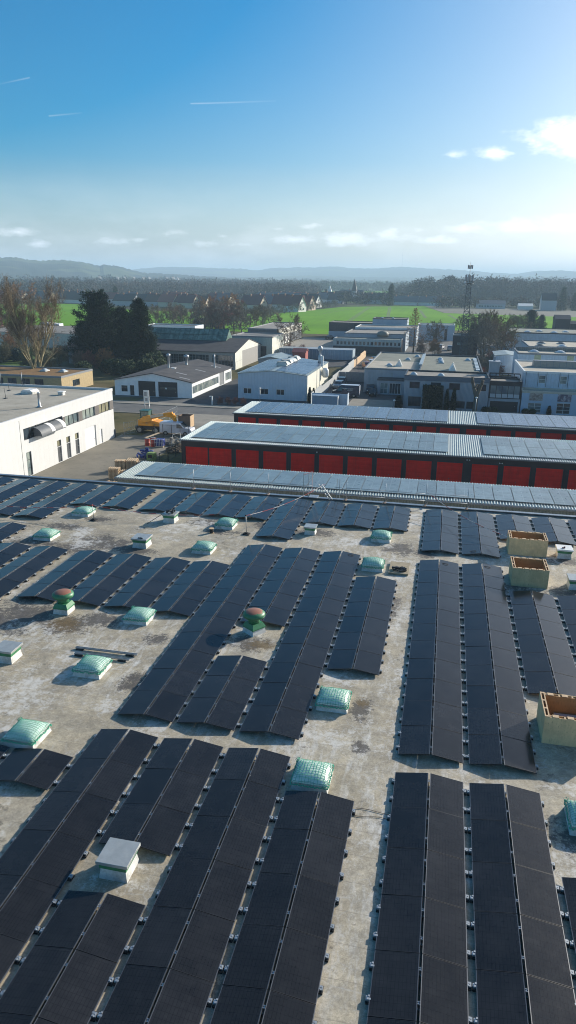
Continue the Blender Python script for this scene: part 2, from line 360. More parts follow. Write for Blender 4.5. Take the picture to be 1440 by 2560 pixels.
# far block, ending at the parapet
def far(x,n,label): return panel_row(x,51.0-n*1.715,n,1.715,label)
FX=[(.57,5,'five pair far row at the parapet, first to the right of the bare aisle'),(3.01,5,'five pair far row at the parapet, second to the right of the bare aisle'),(5.45,3,'far row of three panel pairs behind the far plywood box'),(7.9,3,'far row of three panel pairs above the box vent that carries a cup'),(10.34,3,'far row of three panel pairs cut by the right edge at the parapet'),(12.78,3,'last far row of three panel pairs at the right edge, barely in view'),
(-2.8,3,'far row of three panel pairs, first to the left of the bare aisle'),(-5.2,3,'far row of three panel pairs, second to the left of the bare aisle'),(-7.6,3,'far row of three panel pairs directly behind the small white box vent'),(-10.02,5,'far row of five panel pairs reaching forward beside the small white box vent'),
(-12.42,3,'far row of three panel pairs right behind the thin barrier post'),(-14.8,3,'far row of three panel pairs behind the cable spool and its netted skylight'),(-17.2,3,'far row of three panel pairs behind the box vent with a heap of tools'),(-19.62,3,'far row of three panel pairs, first right of the narrow bare gap at the parapet'),
(-22.55,3,'far row of three panel pairs, first left of the narrow bare gap at the parapet'),(-25.02,3,'far row of three panel pairs behind the leftmost far netted skylight'),(-27.46,5,'far row of five panel pairs left of the leftmost far netted skylight'),(-29.92,5,'far row of five panel pairs, second left of the leftmost far netted skylight'),(-32.4,5,'far row of five panel pairs at the left edge beside the parapet'),(-34.9,5,'far row of panel pairs nearest the left edge at the parapet'),(-37.4,3,'outermost far row of panels in the left corner under the parapet')]
for x,n,l in FX: far(x,n,l)
# ---------------------------------------------------------------- skylights with green nets
def domemat():
    m,nt,b=newmat('milky_green_acrylic'); p=opos(nt)
    c=ramp(nt,noise(nt,p,2.,4,.6),[(.3,(.52,.66,.57)),(.7,(.66,.78,.69))]); nt.links.new(c,b.inputs['Base Color']); b.inputs['Roughness'].default_value=.3
    b.inputs['Subsurface Weight'].default_value=.0; b.inputs['Specular IOR Level'].default_value=.45
    return m
M_DOME=domemat(); M_CURB=flat('weathered_white_curb',(.62,.62,.59),.6,0,.15,4,dirt=(.35,.34,.3),space='o')
M_NET=flat('green_net_cord',(.08,.40,.26),.6,0,.2,9)
M_GREEN=flat('green_painted_metal',(.045,.21,.09),.45,0,.2,4,dirt=(.03,.14,.06),space='o')
def skylight_parts():
    r=thing('skylight','x','skylight')
    b=MB(); bt,tp,h=.62,.54,.30
    i=[b.vert(p) for p in ((-bt,-bt,0),(bt,-bt,0),(bt,bt,0),(-bt,bt,0),(-tp,-tp,h),(tp,-tp,h),(tp,tp,h),(-tp,tp,h))]
    for f in ((0,1,5,4),(1,2,6,5),(2,3,7,6),(3,0,4,7),(4,5,6,7)): b.face([i[k] for k in f])
    b.build('curb',M_CURB,r)
    N=14; f=lambda u,v:.36+.19*(1-abs(u)**2.6)**.8*(1-abs(v)**2.6)**.8 if abs(u)<1 and abs(v)<1 else .36
    b=MB(); b.smooth=True; T=.56
    idx=[[b.vert((T*(2*i/N-1),T*(2*j/N-1),f(2*i/N-1,2*j/N-1))) for j in range(N+1)] for i in range(N+1)]
    for i in range(N):
        for j in range(N): b.face((idx[i][j],idx[i+1][j],idx[i+1][j+1],idx[i][j+1]))
    b.smooth=False
    b.box(-.585,-.585,.302,.585,.585,.345); b.build('dome',M_DOME,r)
    b=MB(); K=11
    def z(x,y):
        u,v=x/T,y/T; m=max(abs(u),abs(v))
        return (f(min(.999,max(-.999,u)),min(.999,max(-.999,v)))+.012) if m<=1 else .36-(m-1)*.9
    lim=.66
    for k in range(K+1):
        a=-T+2*T*k/K
        for ax in (0,1):
            prev=None
            for t in np.linspace(-lim,lim,23):
                aa=a+.012*math.sin(t*9+k*2.1); 
                p=(aa,t,max(.24,z(aa,t))) if ax==0 else (t,aa,max(.24,z(t,aa)))
                if abs(t)>T: p=(p[0],p[1],max(.20,.36-(abs(t)-T)*1.5)+.008)
                if prev is not None: b.bar(prev,p,.0105,.006)
                prev=p
    rr=random.Random(3)
    for s in range(4):   # bunched hem along the rim
        prev=None
        for t in np.linspace(-.63,.63,30):
            o=.625+rr.uniform(-.015,.02); zz=.25+rr.uniform(-.05,.06)
            p={0:(t,-o,zz),1:(o,t,zz),2:(t,o,zz),3:(-o,t,zz)}[s]
            if prev is not None: b.bar(prev,p,.028,.03)
            prev=p
    for cx,cy in ((-1,1),(1,-1)):
        for q in range(40):
            c=(cx*.60+rr.uniform(-.08,.05)*cx,cy*.60+rr.uniform(-.14,.05)*cy,.34+rr.uniform(-.1,.07)); d=np.array([rr.uniform(-1,1),rr.uniform(-1,1),rr.uniform(-1,1)])*.05
            b.bar(c,tuple(np.array(c)+d),.012)
    b.build('safety_net',M_NET,r); return r
SK=[(-13.7,24.78,'netted skylight with two aluminium rails lying behind it'),(-13.72,29.8,'netted skylight midway between the two green mushroom vents'),(-13.8,19.87,'netted skylight at the lower left, above two single panel pairs'),(-3.3,24.66,'netted skylight beside the aisle at the near end of the middle block'),(-3.3,19.95,'netted skylight half hidden by the top of the near panel row left of the aisle'),
(-3.22,39.2,'netted skylight left of the pallet board with a black bag'),(-3.2,44.2,'netted skylight in front of the first far row left of the aisle'),(-13.66,39.5,'netted skylight in the middle of the open roof right of the zinc-lidded vent'),(-13.66,44.2,'netted skylight just behind the cable spool'),(-24.2,44.35,'netted skylight beside the left barrier post'),(-24.2,39.3,'netted skylight left of the dark lichen patch, in front of the left barrier post'),(5.4,19.85,'netted skylight cut by the right edge beside the near panel rows')]
sk0=skylight_parts()
for i,(x,y,l) in enumerate(SK):
    if i==0: o=sk0; o.location=(x,y,ZR); o['label']=l; o['group']='skylights under green nets'
    else: o=dup(sk0,(x,y,ZR),random.choice((0,math.pi/2,math.pi)) ,(1,1,random.uniform(.92,1.08)),label=l)
# flat lid vents
M_LID=flat('zinc_lid',(.42,.44,.43),.38,.35,.14,2.5,dirt=(.5,.5,.46),space='o')
def vent_parts(lidmat):
    r=thing('box_vent','x','roof vent')
    b=MB(); bt,tp,h=.42,.37,.33
    i=[b.vert(p) for p in ((-bt,-bt,0),(bt,-bt,0),(bt,bt,0),(-bt,bt,0),(-tp,-tp,h),(tp,-tp,h),(tp,tp,h),(-tp,tp,h))]
    for f in ((0,1,5,4),(1,2,6,5),(2,3,7,6),(3,0,4,7),(4,5,6,7)): b.face([i[k] for k in f])
    b.build('base',M_CURB,r)
    b=MB(); b.box(-.40,-.40,.332,.40,.40,.46); b.box(-.43,-.43,.462,.43,.43,.50); b.build('collar',M_GREEN,r)
    b=MB(); b.box(-.47,-.47,.502,.47,.47,.60); b.build('lid',lidmat,r,bevel=.008)
    return r
VT=[(-17.67,39.35,'box vent with a wide zinc lid beside the dark lichen patch'),(-7.93,14.95,'box vent with a pale lid among the near panel rows at the lower left'),(-17.72,24.85,'box vent with a zinc lid cut by the left edge'),(-17.7,44.35,'box vent with a heap of dark tools on top'),(-7.87,44.25,'small box vent with a pale lid in front of the far rows'),(7.97,43.85,'box vent with a white lid and a dark cup, right of the far plywood box'),(7.95,39.05,'box vent with a pale grey lid at the right edge behind the middle plywood box')]
v0=vent_parts(M_LID); v1=vent_parts(M_WHITE)
for i,(x,y,l) in enumerate(VT):
    if i==0: o=v0; o.location=(x,y,ZR); o['label']=l; o['group']='box vents on the flat roof'; o.scale=(1.1,1.1,1.05)
    elif i==5: o=v1; o.location=(x,y,ZR); o['label']=l; o['group']='box vents on the flat roof'
    else: o=dup(v0,(x,y,ZR),0,(.85,.85,.9) if i==4 else (1,1,1.02),label=l)
b=MB(); b.lathe((7.95,43.7,ZR+.605),[(.045,0),(.05,.09),(.04,.1)],12); b.box(7.8,43.62,ZR+.604,7.9,43.7,ZR+.66); tag(b.build('cup',flat('dark_red_cup',(.08,.02,.03))),'small dark cup standing on the white vent lid at the right','cup')
b=MB(); rr=random.Random(5)
for k in range(26):
    x,y=-17.7+rr.uniform(-.33,.33),44.35+rr.uniform(-.3,.3); d=(rr.uniform(-.16,.16),rr.uniform(-.16,.16),rr.uniform(-.02,.1)); z=ZR+.66+rr.uniform(0,.12)
    b.bar((x,y,z),(x+d[0],y+d[1],z+d[2]),rr.uniform(.03,.09))
b.bar((-18.1,44.1,ZR+.62),(-19.,43.3,ZR+.05),.03)
tag(b.build('tool_heap',M_BLACK),'heap of dark tools and gloves on the lid of a box vent','tools')
b=MB(); b.bar((-17.75,39.0,ZR+.65),(-17.5,38.98,ZR+.66),.05); b.bar((-17.62,39.05,ZR+.65),(-17.45,38.92,ZR+.65),.06); tag(b.build('work_gloves',M_BLACK),'pair of dark gloves on the wide zinc vent lid','gloves')
# mushroom vents
def rustmat():
    m,nt,b=newmat('rusty_green_paint'); p=opos(nt); sx=nd(nt,'ShaderNodeSeparateXYZ'); nt.links.new(p,sx.inputs[0])
    h=mth(nt,'ADD',mth(nt,'MULTIPLY',mth(nt,'SUBTRACT',sx.outputs[2],1.06),6.),mth(nt,'SUBTRACT',noise(nt,p,5.,8,.8),.5))
    c=mixc(nt,ramp(nt,h,[(-0.,0.),(.06,1.)]),mixc(nt,ramp(nt,noise(nt,p,8.,5,.7),[(.55,0.),(.7,.5)]),(.04,.19,.085),(.02,.09,.045)),(.30,.13,.08))
    c=mixc(nt,ramp(nt,h,[(-.08,0.),(-.03,1.),(.02,0.)]),c,(.45,.42,.28))
    nt.links.new(c,b.inputs['Base Color']); b.inputs['Roughness'].default_value=.45; return m
MU=thing('mushroom_vent','rusty green mushroom vent standing at the left edge of the open roof','roof vent',(-17.72,29.72,ZR),'green mushroom vents')
x,y=-17.72,29.72
b=MB(); bt,tp,h=.40,.36,.26
i=[b.vert((x+p[0],y+p[1],ZR+p[2])) for p in ((-bt,-bt,0),(bt,-bt,0),(bt,bt,0),(-bt,bt,0),(-tp,-tp,h),(tp,-tp,h),(tp,tp,h),(-tp,tp,h))]
for f in ((0,1,5,4),(1,2,6,5),(2,3,7,6),(3,0,4,7),(4,5,6,7)): b.face([i[k] for k in f])
b.build('base',M_CURB,MU)
b=MB(); b.box(x-.39,y-.39,ZR+.262,x+.39,y+.39,ZR+.32); i=[b.vert((x+p[0],y+p[1],ZR+p[2])) for p in ((-.39,-.39,.322),(.39,-.39,.322),(.39,.39,.322),(-.39,.39,.322),(-.3,-.3,.52),(.3,-.3,.52),(.3,.3,.52),(-.3,.3,.52))]
for f in ((0,1,5,4),(1,2,6,5),(2,3,7,6),(3,0,4,7),(4,5,6,7)): b.face([i[k] for k in f])
b.build('collar',M_GREEN,MU)
b=MB(); b.lathe((x,y,ZR),[(.27,.5),(.27,.78),(.24,.8)],28); b.build('neck',M_GREEN,MU)
b=MB(); b.lathe((x,y,ZR),[(.25,.74),(.42,.77),(.51,.83),(.54,.90),(.52,.98),(.44,1.05),(.30,1.11),(.15,1.14),(.02,1.15)],32); b.build('cap',rustmat(),MU)
dup(MU,(-7.92,29.83,ZR),math.pi*.8,(1,1,1),label='rusty green mushroom vent in the gap between the middle panel rows')
# open plywood boxes
def plymat(n,base,dark):
    m,nt,b=newmat(n); p=opos(nt); mp=nd(nt,'ShaderNodeMapping'); nt.links.new(p,mp.inputs[0]); mp.inputs['Scale'].default_value=(4,4,1.1)
    c=ramp(nt,noise(nt,mp.outputs[0],1.2,6,.7),[(.3,tuple(k*.8 for k in base)),(.7,base)])
    c=mixc(nt,ramp(nt,noise(nt,mp.outputs[0],4.,8,.8),[(.56,0.),(.68,.7)]),c,dark)
    c=mixc(nt,ramp(nt,noise(nt,p,1.3,5,.7),[(.45,0.),(.62,.45)]),c,tuple(k*.55 for k in base))
    nt.links.new(c,b.inputs['Base Color']); b.inputs['Roughness'].default_value=.75; return m
P_OUT=plymat('weathered_plywood',(.85,.61,.33),(.08,.07,.05)); P_OUT2=plymat('mossy_plywood',(.60,.50,.28),(.06,.07,.05)); P_IN=plymat('inner_plywood',(.50,.27,.10),(.10,.05,.02))
def plybox(x0,y0,x1,y1,h,label,out):
    r=thing('plywood_box',label,'box',((x0+x1)/2,(y0+y1)/2,ZR),'open plywood boxes on the roof'); z0=ZR+.01; t=.02; T=.17
    for (a,c,d,e) in ((x0,y0,x1,y0+t),(x0,y1-t,x1,y1),(x0,y0+t+.002,x0+t,y1-t-.002),(x1-t,y0+t+.002,x1,y1-t-.002)):
        b=MB(); b.box(a,c,z0,d,e,z0+h); b.build('outer_panel',out,r)
    for (a,c,d,e) in ((x0+T,y0+T-t,x1-T,y0+T),(x0+T,y1-T,x1-T,y1-T+t),(x0+T-t,y0+T,x0+T,y1-T),(x1-T,y0+T,x1-T+t,y1-T)):
        b=MB(); b.box(a,c,z0,d,e,z0+h-.004); b.build('inner_panel',P_IN,r)
    b=MB(); g=.003
    for xx in (x0,x1-T):   # studs and cross blocks between the skins
        for k in range(4):
            yy=y0+t+.01+(y1-y0-.12)*k/3; b.box(xx+t+g,yy,z0,xx+T-t-g,yy+.05,z0+h-.01)
    for yy in (y0,y1-T):
        for k in range(5):
            X=x0+.2+(x1-x0-.5)*k/4; b.box(X,yy+t+g,z0,X+.06,yy+T-t-g,z0+h-.006)
    b.build('stud_frame',M_WOOD,r)
    b=MB()
    z=z0+h+.002
    for xx in (x0,x1-T):
        b.box(xx,y0,z,xx+.045,y1,z+.025); b.box(xx+T-.045,y0,z,xx+T,y1,z+.025)
        for k in range(4): yy=y0+(y1-y0-.09)*k/3; b.box(xx+.046,yy,z,xx+T-.046,yy+.09,z+.024)
    for yy in (y0,y1-T):
        for k in range(4):
            X=x0+T+.1+(x1-x0-2*T-.5)*k/3; b.box(X,yy+.003,z,X+.22,yy+T-.003,z+.02)
    b.build('top_rim',M_WOOD,r); return r
plybox(4.47,23.85,6.85,25.52,1.1,'big open plywood box cut by the right edge, casting shadow on the second middle row',P_OUT)
plybox(4.47,38.43,6.40,40.2,1.05,'greenish open plywood box, the nearer of the two far ones',P_OUT2)
plybox(4.66,43.4,6.93,44.9,1.05,'pale open plywood box standing directly behind the greenish one',P_OUT)
b=MB(); b.box(5.0,24.4,ZR+.02,6.2,25.2,ZR+.5); tag(b.build('inner_crate',flat('lilac_grey_board',(.42,.38,.38)),bevel=.01),'grey panel lying inside the big near plywood box','crate')
# pallet board with bag
b=MB(); b.box(-2.27,38.42,ZR+.10,-1.15,40.2,ZR+.125)
for yy in (38.45,39.2,40.05): b.box(-2.27,yy,ZR+.02,-1.15,yy+.1,ZR+.098)
tag(b.build('wooden_board',flat('dusty_board',(.33,.27,.18),.8,0,.2,5)),'dusty wooden board lying by the aisle right of a netted skylight','board')
b=MB(); rr=random.Random(8)
for k in range(22):
    a=rr.uniform(0,6.28); b.bar((-1.7+.32*math.cos(a)*rr.random(),38.85+.22*math.sin(a),ZR+.17+rr.uniform(0,.1)),(-1.7+.42*math.cos(a+.6),38.9+.25*math.sin(a+.5),ZR+.16+rr.uniform(0,.1)),.08)
tag(b.build('tool_bag',M_BLACK),'collapsed black tool bag on the wooden board by the aisle','bag')
# aluminium rails
for k,(y,x0,x1,l) in enumerate(((26.35,-15.3,-12.35,'aluminium mounting rail lying behind the netted skylight, the far one'),(25.85,-15.1,-12.5,'aluminium mounting rail lying behind the netted skylight, the near one'))):
    r=thing('mounting_rail',l,'rail',((x0+x1)/2,y,ZR),'loose mounting rails')
    b=MB(); b.box(x0,y-.05,ZR+.05,x1,y+.05,ZR+.09); b.box(x0,y-.05,ZR+.09,x1,y-.035,ZR+.115); b.box(x0,y+.035,ZR+.09,x1,y+.05,ZR+.115); b.build('profile',M_GALV,r)
    for xx in (x0+.2,x1-.35): b=MB(); b.box(xx-.15,y-.13,ZR+.004,xx+.2,y+.09,ZR+.048); b.build('foot_pad',M_RUB,r)
# cable spool
r=thing('cable_spool','small black cable spool with a wooden flange standing on the open roof','spool',(-14.22,42.7,ZR))
b=MB(); b.lathe((-14.22,42.7,ZR+.03),[(.12,0),(.13,.12),(.12,.27)],20); b.build('wound_cable',M_RUB,r)
for z in (.0,.305): b=MB(); b.lathe((-14.22,42.7,ZR+z),[(.17,0),(.17,.025)],22); b.build('flange',M_WOOD,r)
# barrier posts
M_RED=flat('red_plastic',(.45,.03,.03),.5)
def bpost(x,y,h,l,lean=0):
    r=thing('barrier_post',l,'post',(x,y,ZR),'barrier posts with tape on the roof')
    b=MB(); b.box(x-.22,y-.2,ZR+.002,x+.22,y+.2,ZR+.07); b.box(x-.12,y-.1,ZR+.07,x+.1,y+.1,ZR+.13); b.build('foot',M_RUB,r,bevel=.01)
    b=MB(); b.cyl((x,y,ZR+.12),(x-.04,y,ZR+h),.022,n=8); b.build('pole',M_GALV,r)
    b=MB(); b.lathe((x-.04,y,ZR+h),[(.03,0),(.055,.03),(.055,.07),(.03,.1)],10); b.build('hook',M_RED if lean else M_RUB,r)
bpost(-22.87,43.2,1.05,'barrier post with a red head beside the far left skylight',1)
bpost(-11.92,43.0,1.25,'thin barrier post holding the tape that rises to the ladder')
def sag(p,q,s,n=24):
    p,q=np.array(p,float),np.array(q,float); return [p+(q-p)*t-np.array([0,0,s*4*t*(1-t)]) for t in np.linspace(0,1,n)]
M_TAPE=None
def tapemat():
    m,nt,b=newmat('red_white_tape'); p=wpos(nt); sx=nd(nt,'ShaderNodeSeparateXYZ'); nt.links.new(p,sx.inputs[0])
    q=mth(nt,'LESS_THAN',mth(nt,'PINGPONG',sx.outputs[0],.5),.25); c=mixc(nt,q,(.65,.6,.58),(.42,.06,.05)); nt.links.new(c,b.inputs['Base Color']); b.inputs['Roughness'].default_value=.5; return m
M_TAPE=tapemat()
def tape(pts,l,w=.035):
    b=MB()
    for p,q in zip(pts[:-1],pts[1:]): b.bar(p,q,w*.3,w)
    tag(b.build('barrier_tape',M_TAPE),l,'tape','red and white barrier tapes')
tape(sag((-34,42.5,ZR+1.1),(-22.9,43.2,ZR+1.08),.45),'barrier tape sagging from the left edge to the left post')
tape(sag((-22.9,43.2,ZR+1.08),(-14.9,45.4,ZR+.35),.25),'barrier tape sagging right of the left post over the far rows')
tape(sag((-11.95,43.,ZR+1.3),(-8.2,51.6,ZR+1.35),.3),'barrier tape rising from the thin post to the roof ladder')
tape(sag((-.64,51.6,ZR+1.35),(4.7,43.9,ZR+.95),.35),'barrier tape sagging from the railing to the far plywood box')
# guard rail of scaffold tubes
r=thing('scaffold_railing','thin scaffold tube guard rail standing along the far parapet','railing',(-8,51.85,ZR))
for x,h in ((-18.66,1.75),(-15.63,1.7),(-12.59,1.8),(-6.55,1.65),(-3.6,1.65),(-.64,1.8),(2.37,1.7)):
    b=MB(); b.cyl((x,51.85,ZR+.16),(x,51.85,ZR+h),.024,n=6); b.build('post',M_GALV,r)
    b=MB(); b.box(x-.06,51.62,ZR+.152,x+.06,52.1,ZR+.2); b.bar((x-.2,51.5,ZR+.2),(x+.16,51.9,ZR+.42),.05); b.build('clamp',flat('rusty_clamp',(.35,.26,.2),.6,.3),r)
for z in (.55,1.1):
    for x0,x1 in ((-18.66,-15.63),(-15.63,-12.59),(-12.59,-9.2),(-7.4,-6.55),(-6.55,-3.6),(-3.6,-.64),(-.64,2.37)):
        if z<.6 and x0<-15: continue
        b=MB(); b.cyl((x0,51.82,ZR+z),(x1,51.82,ZR+z+random.uniform(-.04,.04)),.018,n=6); b.build('rail',M_GALV,r)
r=thing('roof_ladder','aluminium access ladder with hand rails leading over the parapet','ladder',(-9,51.9,ZR))
for x in (-9.85,-9.45): b=MB(); b.bar((x,51.9,ZR+.16),(x,51.9,ZR+2.0),.04); b.build('upright',M_GALV,r)
for x in (-7.28,-7.08): b=MB(); b.bar((x,51.9,ZR+.16),(x,51.9,ZR+1.75),.04); b.build('upright',M_GALV,r)
b=MB(); b.bar((-9.85,51.9,ZR+1.9),(-9.3,52.5,ZR+2.0),.06); b.bar((-9.3,52.5,ZR+.4),(-9.3,52.5,ZR+2.),.04); b.build('hand_rail',flat('worn_red_alu',(.6,.4,.38)),r)
for x in (-8.75,-8.5): b=MB(); b.bar((x,52.2,ZR+1.15),(x+.95,51.6,ZR+.18),.045); b.build('stringer',M_GALV,r)
b=MB()
for k in range(5): t=k/5+.1; b.bar((-8.75+.95*t,52.2-.6*t,ZR+1.15-.97*t),(-8.5+.95*t,52.2-.6*t,ZR+1.15-.97*t),.05)
b.build('treads',M_GALV,r)
b=MB(); b.box(-9.4,51.6,ZR+.2,-8.7,52.3,ZR+.25); b.build('platform',M_GALV,r)
# loose cables
def cable(pts,l,w=.011):
    b=MB()
    for p,q in zip(pts[:-1],pts[1:]): b.bar(p,q,w)
    tag(b.build('cable',M_RUB),l,'cable')
cable([(x,18.62+.05*math.sin(x*5),ZR+.02) for x in np.linspace(-1.75,-.6,14)],'black cable crossing the bare aisle between the near rows')
cable([(x,18.9+.04*math.sin(x*4+1),ZR+.02) for x in np.linspace(-1.7,-.6,12)],'second thin black cable crossing the aisle just behind the first')
def coil(cx,cy,l,side):
    sl=(ZL_-ZH_)/HW
    b=MB(); prev=None
    for t in np.linspace(0,15,70):
        x=cx+.16*math.cos(t)*(1+.15*math.sin(3*t)); y=cy+.12*math.sin(t*1.02)
        p=(x,y,ZR+ZH_+abs(x-side)*sl+.02)
        if prev is not None: b.bar(prev,p,.012)
        prev=p
    tag(b.build('cable_coil',M_RUB),l,'cable')
coil(3.55-1.0,42.8,'coil of black cable lying on the near end of the second far row',3.01)
coil(-5.0+.3,40.4,'coil of black cable on the far end of the third long middle row',-5.27)
coil(.54+.35,40.2,'black cable coil on the far end of the first middle row right of the aisle',.54)
coil(2.98+.3,40.3,'black cable coil on the far end of the second middle row right of the aisle',2.98)
# ---------------------------------------------------------------- garages
M_RDOOR=streaked('red_door_sheet',(.88,.025,.012),.8,.10,(.50,.03,.02),rib=.5,ribaxis='z',ribdepth=.15,spec=.15,linek=.25)
M_DWALL=streaked('dark_red_brown_frame',(.035,.022,.024),.55,.15,(.05,.03,.03))
M_CORR=streaked('trapezoid_sheet',(.30,.36,.36),.4,.08,(.22,.24,.22),metal=.25,rib=.25,ribaxis='x',ribdepth=.8,amount=.25)
M_CORRW=streaked('greygreen_trapezoid_wall',(.17,.19,.165),.5,.1,(.1,.1,.08),rib=.28,ribaxis='x',ribdepth=1.,amount=.4)
M_GUT=flat('grey_gutter',(.16,.18,.20),.4,.5)
def garage(label,x0,x1,y0,y1,h,doors,dw,dh,colsets,mods,mat,front=M_DWALL,ymid=None,midy=None):
    g=thing('garage_row',label,'garages',((x0+x1)/2,y0,0),'long garage rows with solar roofs')
    b=MB(); z=h-.12
    # front wall with recessed door bays
    holes=[(d,d+dw,0.02,dh) for d in doors]
    wall_face(b,(x0,y0),(x1,y0),0,z,holes,.12); b.poly([(x1,y0,0),(x1,y1,0),(x1,y1,z),(x1,y0,z)]); b.poly([(x1,y1,0),(x0,y1,0),(x0,y1,z),(x1,y1,z)]); b.poly([(x0,y1,0),(x0,y0,0),(x0,y0,z),(x0,y1,z)])
    b.build('wall',front,g)
    for d in doors:
        b=MB(); b.box(d+.004,y0+.10,.03,d+dw-.004,y0+.16,dh-.004); o=b.build('door',M_RDOOR,g)
        b=MB(); b.box(d+dw/2-.05,y0+.06,1.0,d+dw/2+.05,y0+.098,1.06); b.box(d+dw/2-.015,y0+.05,.94,d+dw/2+.015,y0+.098,1.0); b.build('handle',M_BLACK,o,off=tuple(g['_o']))
    b=MB()   # roof sheet with real trapezoid ribs
    n=int((x1-x0+.3)/.25); X=x0-.15
    prof=[]
    for k in range(n): prof+=[(X+k*.25,h-.05),(X+k*.25+.14,h-.05),(X+k*.25+.165,h),(X+k*.25+.225,h)]
    prof+=[(X+n*.25,h-.05)]
    ya,yb=y0-.25,y1+.1
    i=len(b.v)
    for a,zz in prof: b.vert((a,ya,zz)); b.vert((a,yb,zz))
    for k in range(len(prof)-1): b.face((i+2*k,i+2*k+2,i+2*k+3,i+2*k+1))
    b.box(X,ya+.01,h-.115,X+n*.25,yb-.01,h-.055); b.build('roof',M_CORR,g)
    b=MB(); b.box(x0-.15,ya-.12,h-.19,x1,ya-.003,h-.06); b.build('gutter',M_GUT,g)
    for (c0,nc) in colsets:
        for k in range(nc):
            for (ym0,ym1) in mods:
                b=MB(); a=c0+k*1.71; 
                b.box(a+.035,ym0,h+.05,a+1.675,ym1,h+.085,skip='t'); b.cur=1
                b.poly([(a+.035,ym0,h+.086),(a+1.675,ym0,h+.086),(a+1.675,ym1,h+.086),(a+.035,ym1,h+.086)],[(.0,0),(1.72,0),(1.72,ym1-ym0),(0,ym1-ym0)])
                b.build('solar_strip',[M_ALU,mat],g)
    return g
def wall_face(b,p0,p1,z0,z1,holes,depth):
    """wall between two ground points with rectangular openings (s0,s1,z0,z1) and their reveals"""
    p0,p1=np.array(p0,float),np.array(p1,float); d=p1-p0; L=np.linalg.norm(d); d/=L; n=np.array([d[1],-d[0]])
    s_of=(lambda s:s-p0[0]) if abs(d[0])>.5 else (lambda s:s-p0[1])
    if d[0]<-.5: s_of=lambda s:p0[0]-s
    if d[1]<-.5: s_of=lambda s:p0[1]-s
    H=[]
    for h in holes:
        a,c=sorted((s_of(h[0]),s_of(h[1]))); H.append((max(a,.001),min(c,L-.001),h[2],h[3]))
    ss=sorted({0.,L,*[h[0] for h in H],*[h[1] for h in H]}); zs=sorted({z0,z1,*[h[2] for h in H],*[h[3] for h in H]})
    P=lambda s,z,o=0:(p0[0]+d[0]*s-n[0]*o,p0[1]+d[1]*s-n[1]*o,z)
    for a,c in zip(ss[:-1],ss[1:]):
        for e,f in zip(zs[:-1],zs[1:]):
            if any(h[0]<=(a+c)/2<=h[1] and h[2]<=(e+f)/2<=h[3] for h in H): continue
            b.poly([P(a,e),P(c,e),P(c,f),P(a,f)])
    for a,c,e,f in H:
        b.poly([P(a,e),P(a,f),P(a,f,depth),P(a,e,depth)]); b.poly([P(c,f),P(c,e),P(c,e,depth),P(c,f,depth)])
        b.poly([P(a,e),P(a,e,depth),P(c,e,depth),P(c,e)]); b.poly([P(a,f,depth),P(a,f),P(c,f),P(c,f,depth)])
mid_doors=[-30.2]+[-27.2+3.385*k for k in range(9)]+[3.8+3.46*k for k in range(6)]; mid_doors[9]=-.05
garage('middle garage row with bright red doors and two fields of solar modules',-30.7,27,81.3,93.2,3.85,mid_doors,2.85,2.9,[(-29.7,18),(5.0,12)],[(82.2,87.05),(87.15,91.9)],M_PAN3)
top_doors=[-29.1]+[-26.0+3.25*k for k in range(9)]+[3.5+3.27*k for k in range(7)]; top_doors[9]=3.5-.0 if False else top_doors[9]
top_doors=[-29.1]+[-26.0+3.25*k for k in range(8)]+[-.05]+[3.5+3.27*k for k in range(7)]
garage('far garage row, bluish solar roof, red doors half hidden behind the middle row',-29.7,29,100.7,111.1,3.85,top_doors,2.7,3.15,[(-28.1,17),(4.95,13)],[(101.2,110.6)],M_PAN2)
garage('near garage row behind the parapet, turning its ribbed grey wall to the hall',-30.6,32,63.1,69.5,3.85,[],1,1,[(-29.0,34)],[(63.85,69.0)],M_PAN3,front=M_CORRW)
# lamps on the middle and far garages
for (x,y,z,l) in ((3.35,81.2,3.35,'pair of small white lamps on the middle garage front'),(-13.9,81.2,3.2,'small round lamp on the middle garage front'),(-13.3,100.6,3.5,'small round lamp on the far garage front'),(6.9,81.2,3.2,'small lamp on the middle garage front right of the lamp pair')):
    b=MB()
    for dx in ((-.14,.14) if 'pair' in l else (0,)): b.lathe((x+dx,y-.06,z),[(.03,-.06),(.07,-.03),(.07,.03),(.03,.06)],10); b.box(x+dx-.03,y-.02,z-.04,x+dx+.03,y+.095,z+.04)
    tag(b.build('wall_lamp',M_WHITE),l,'lamp')
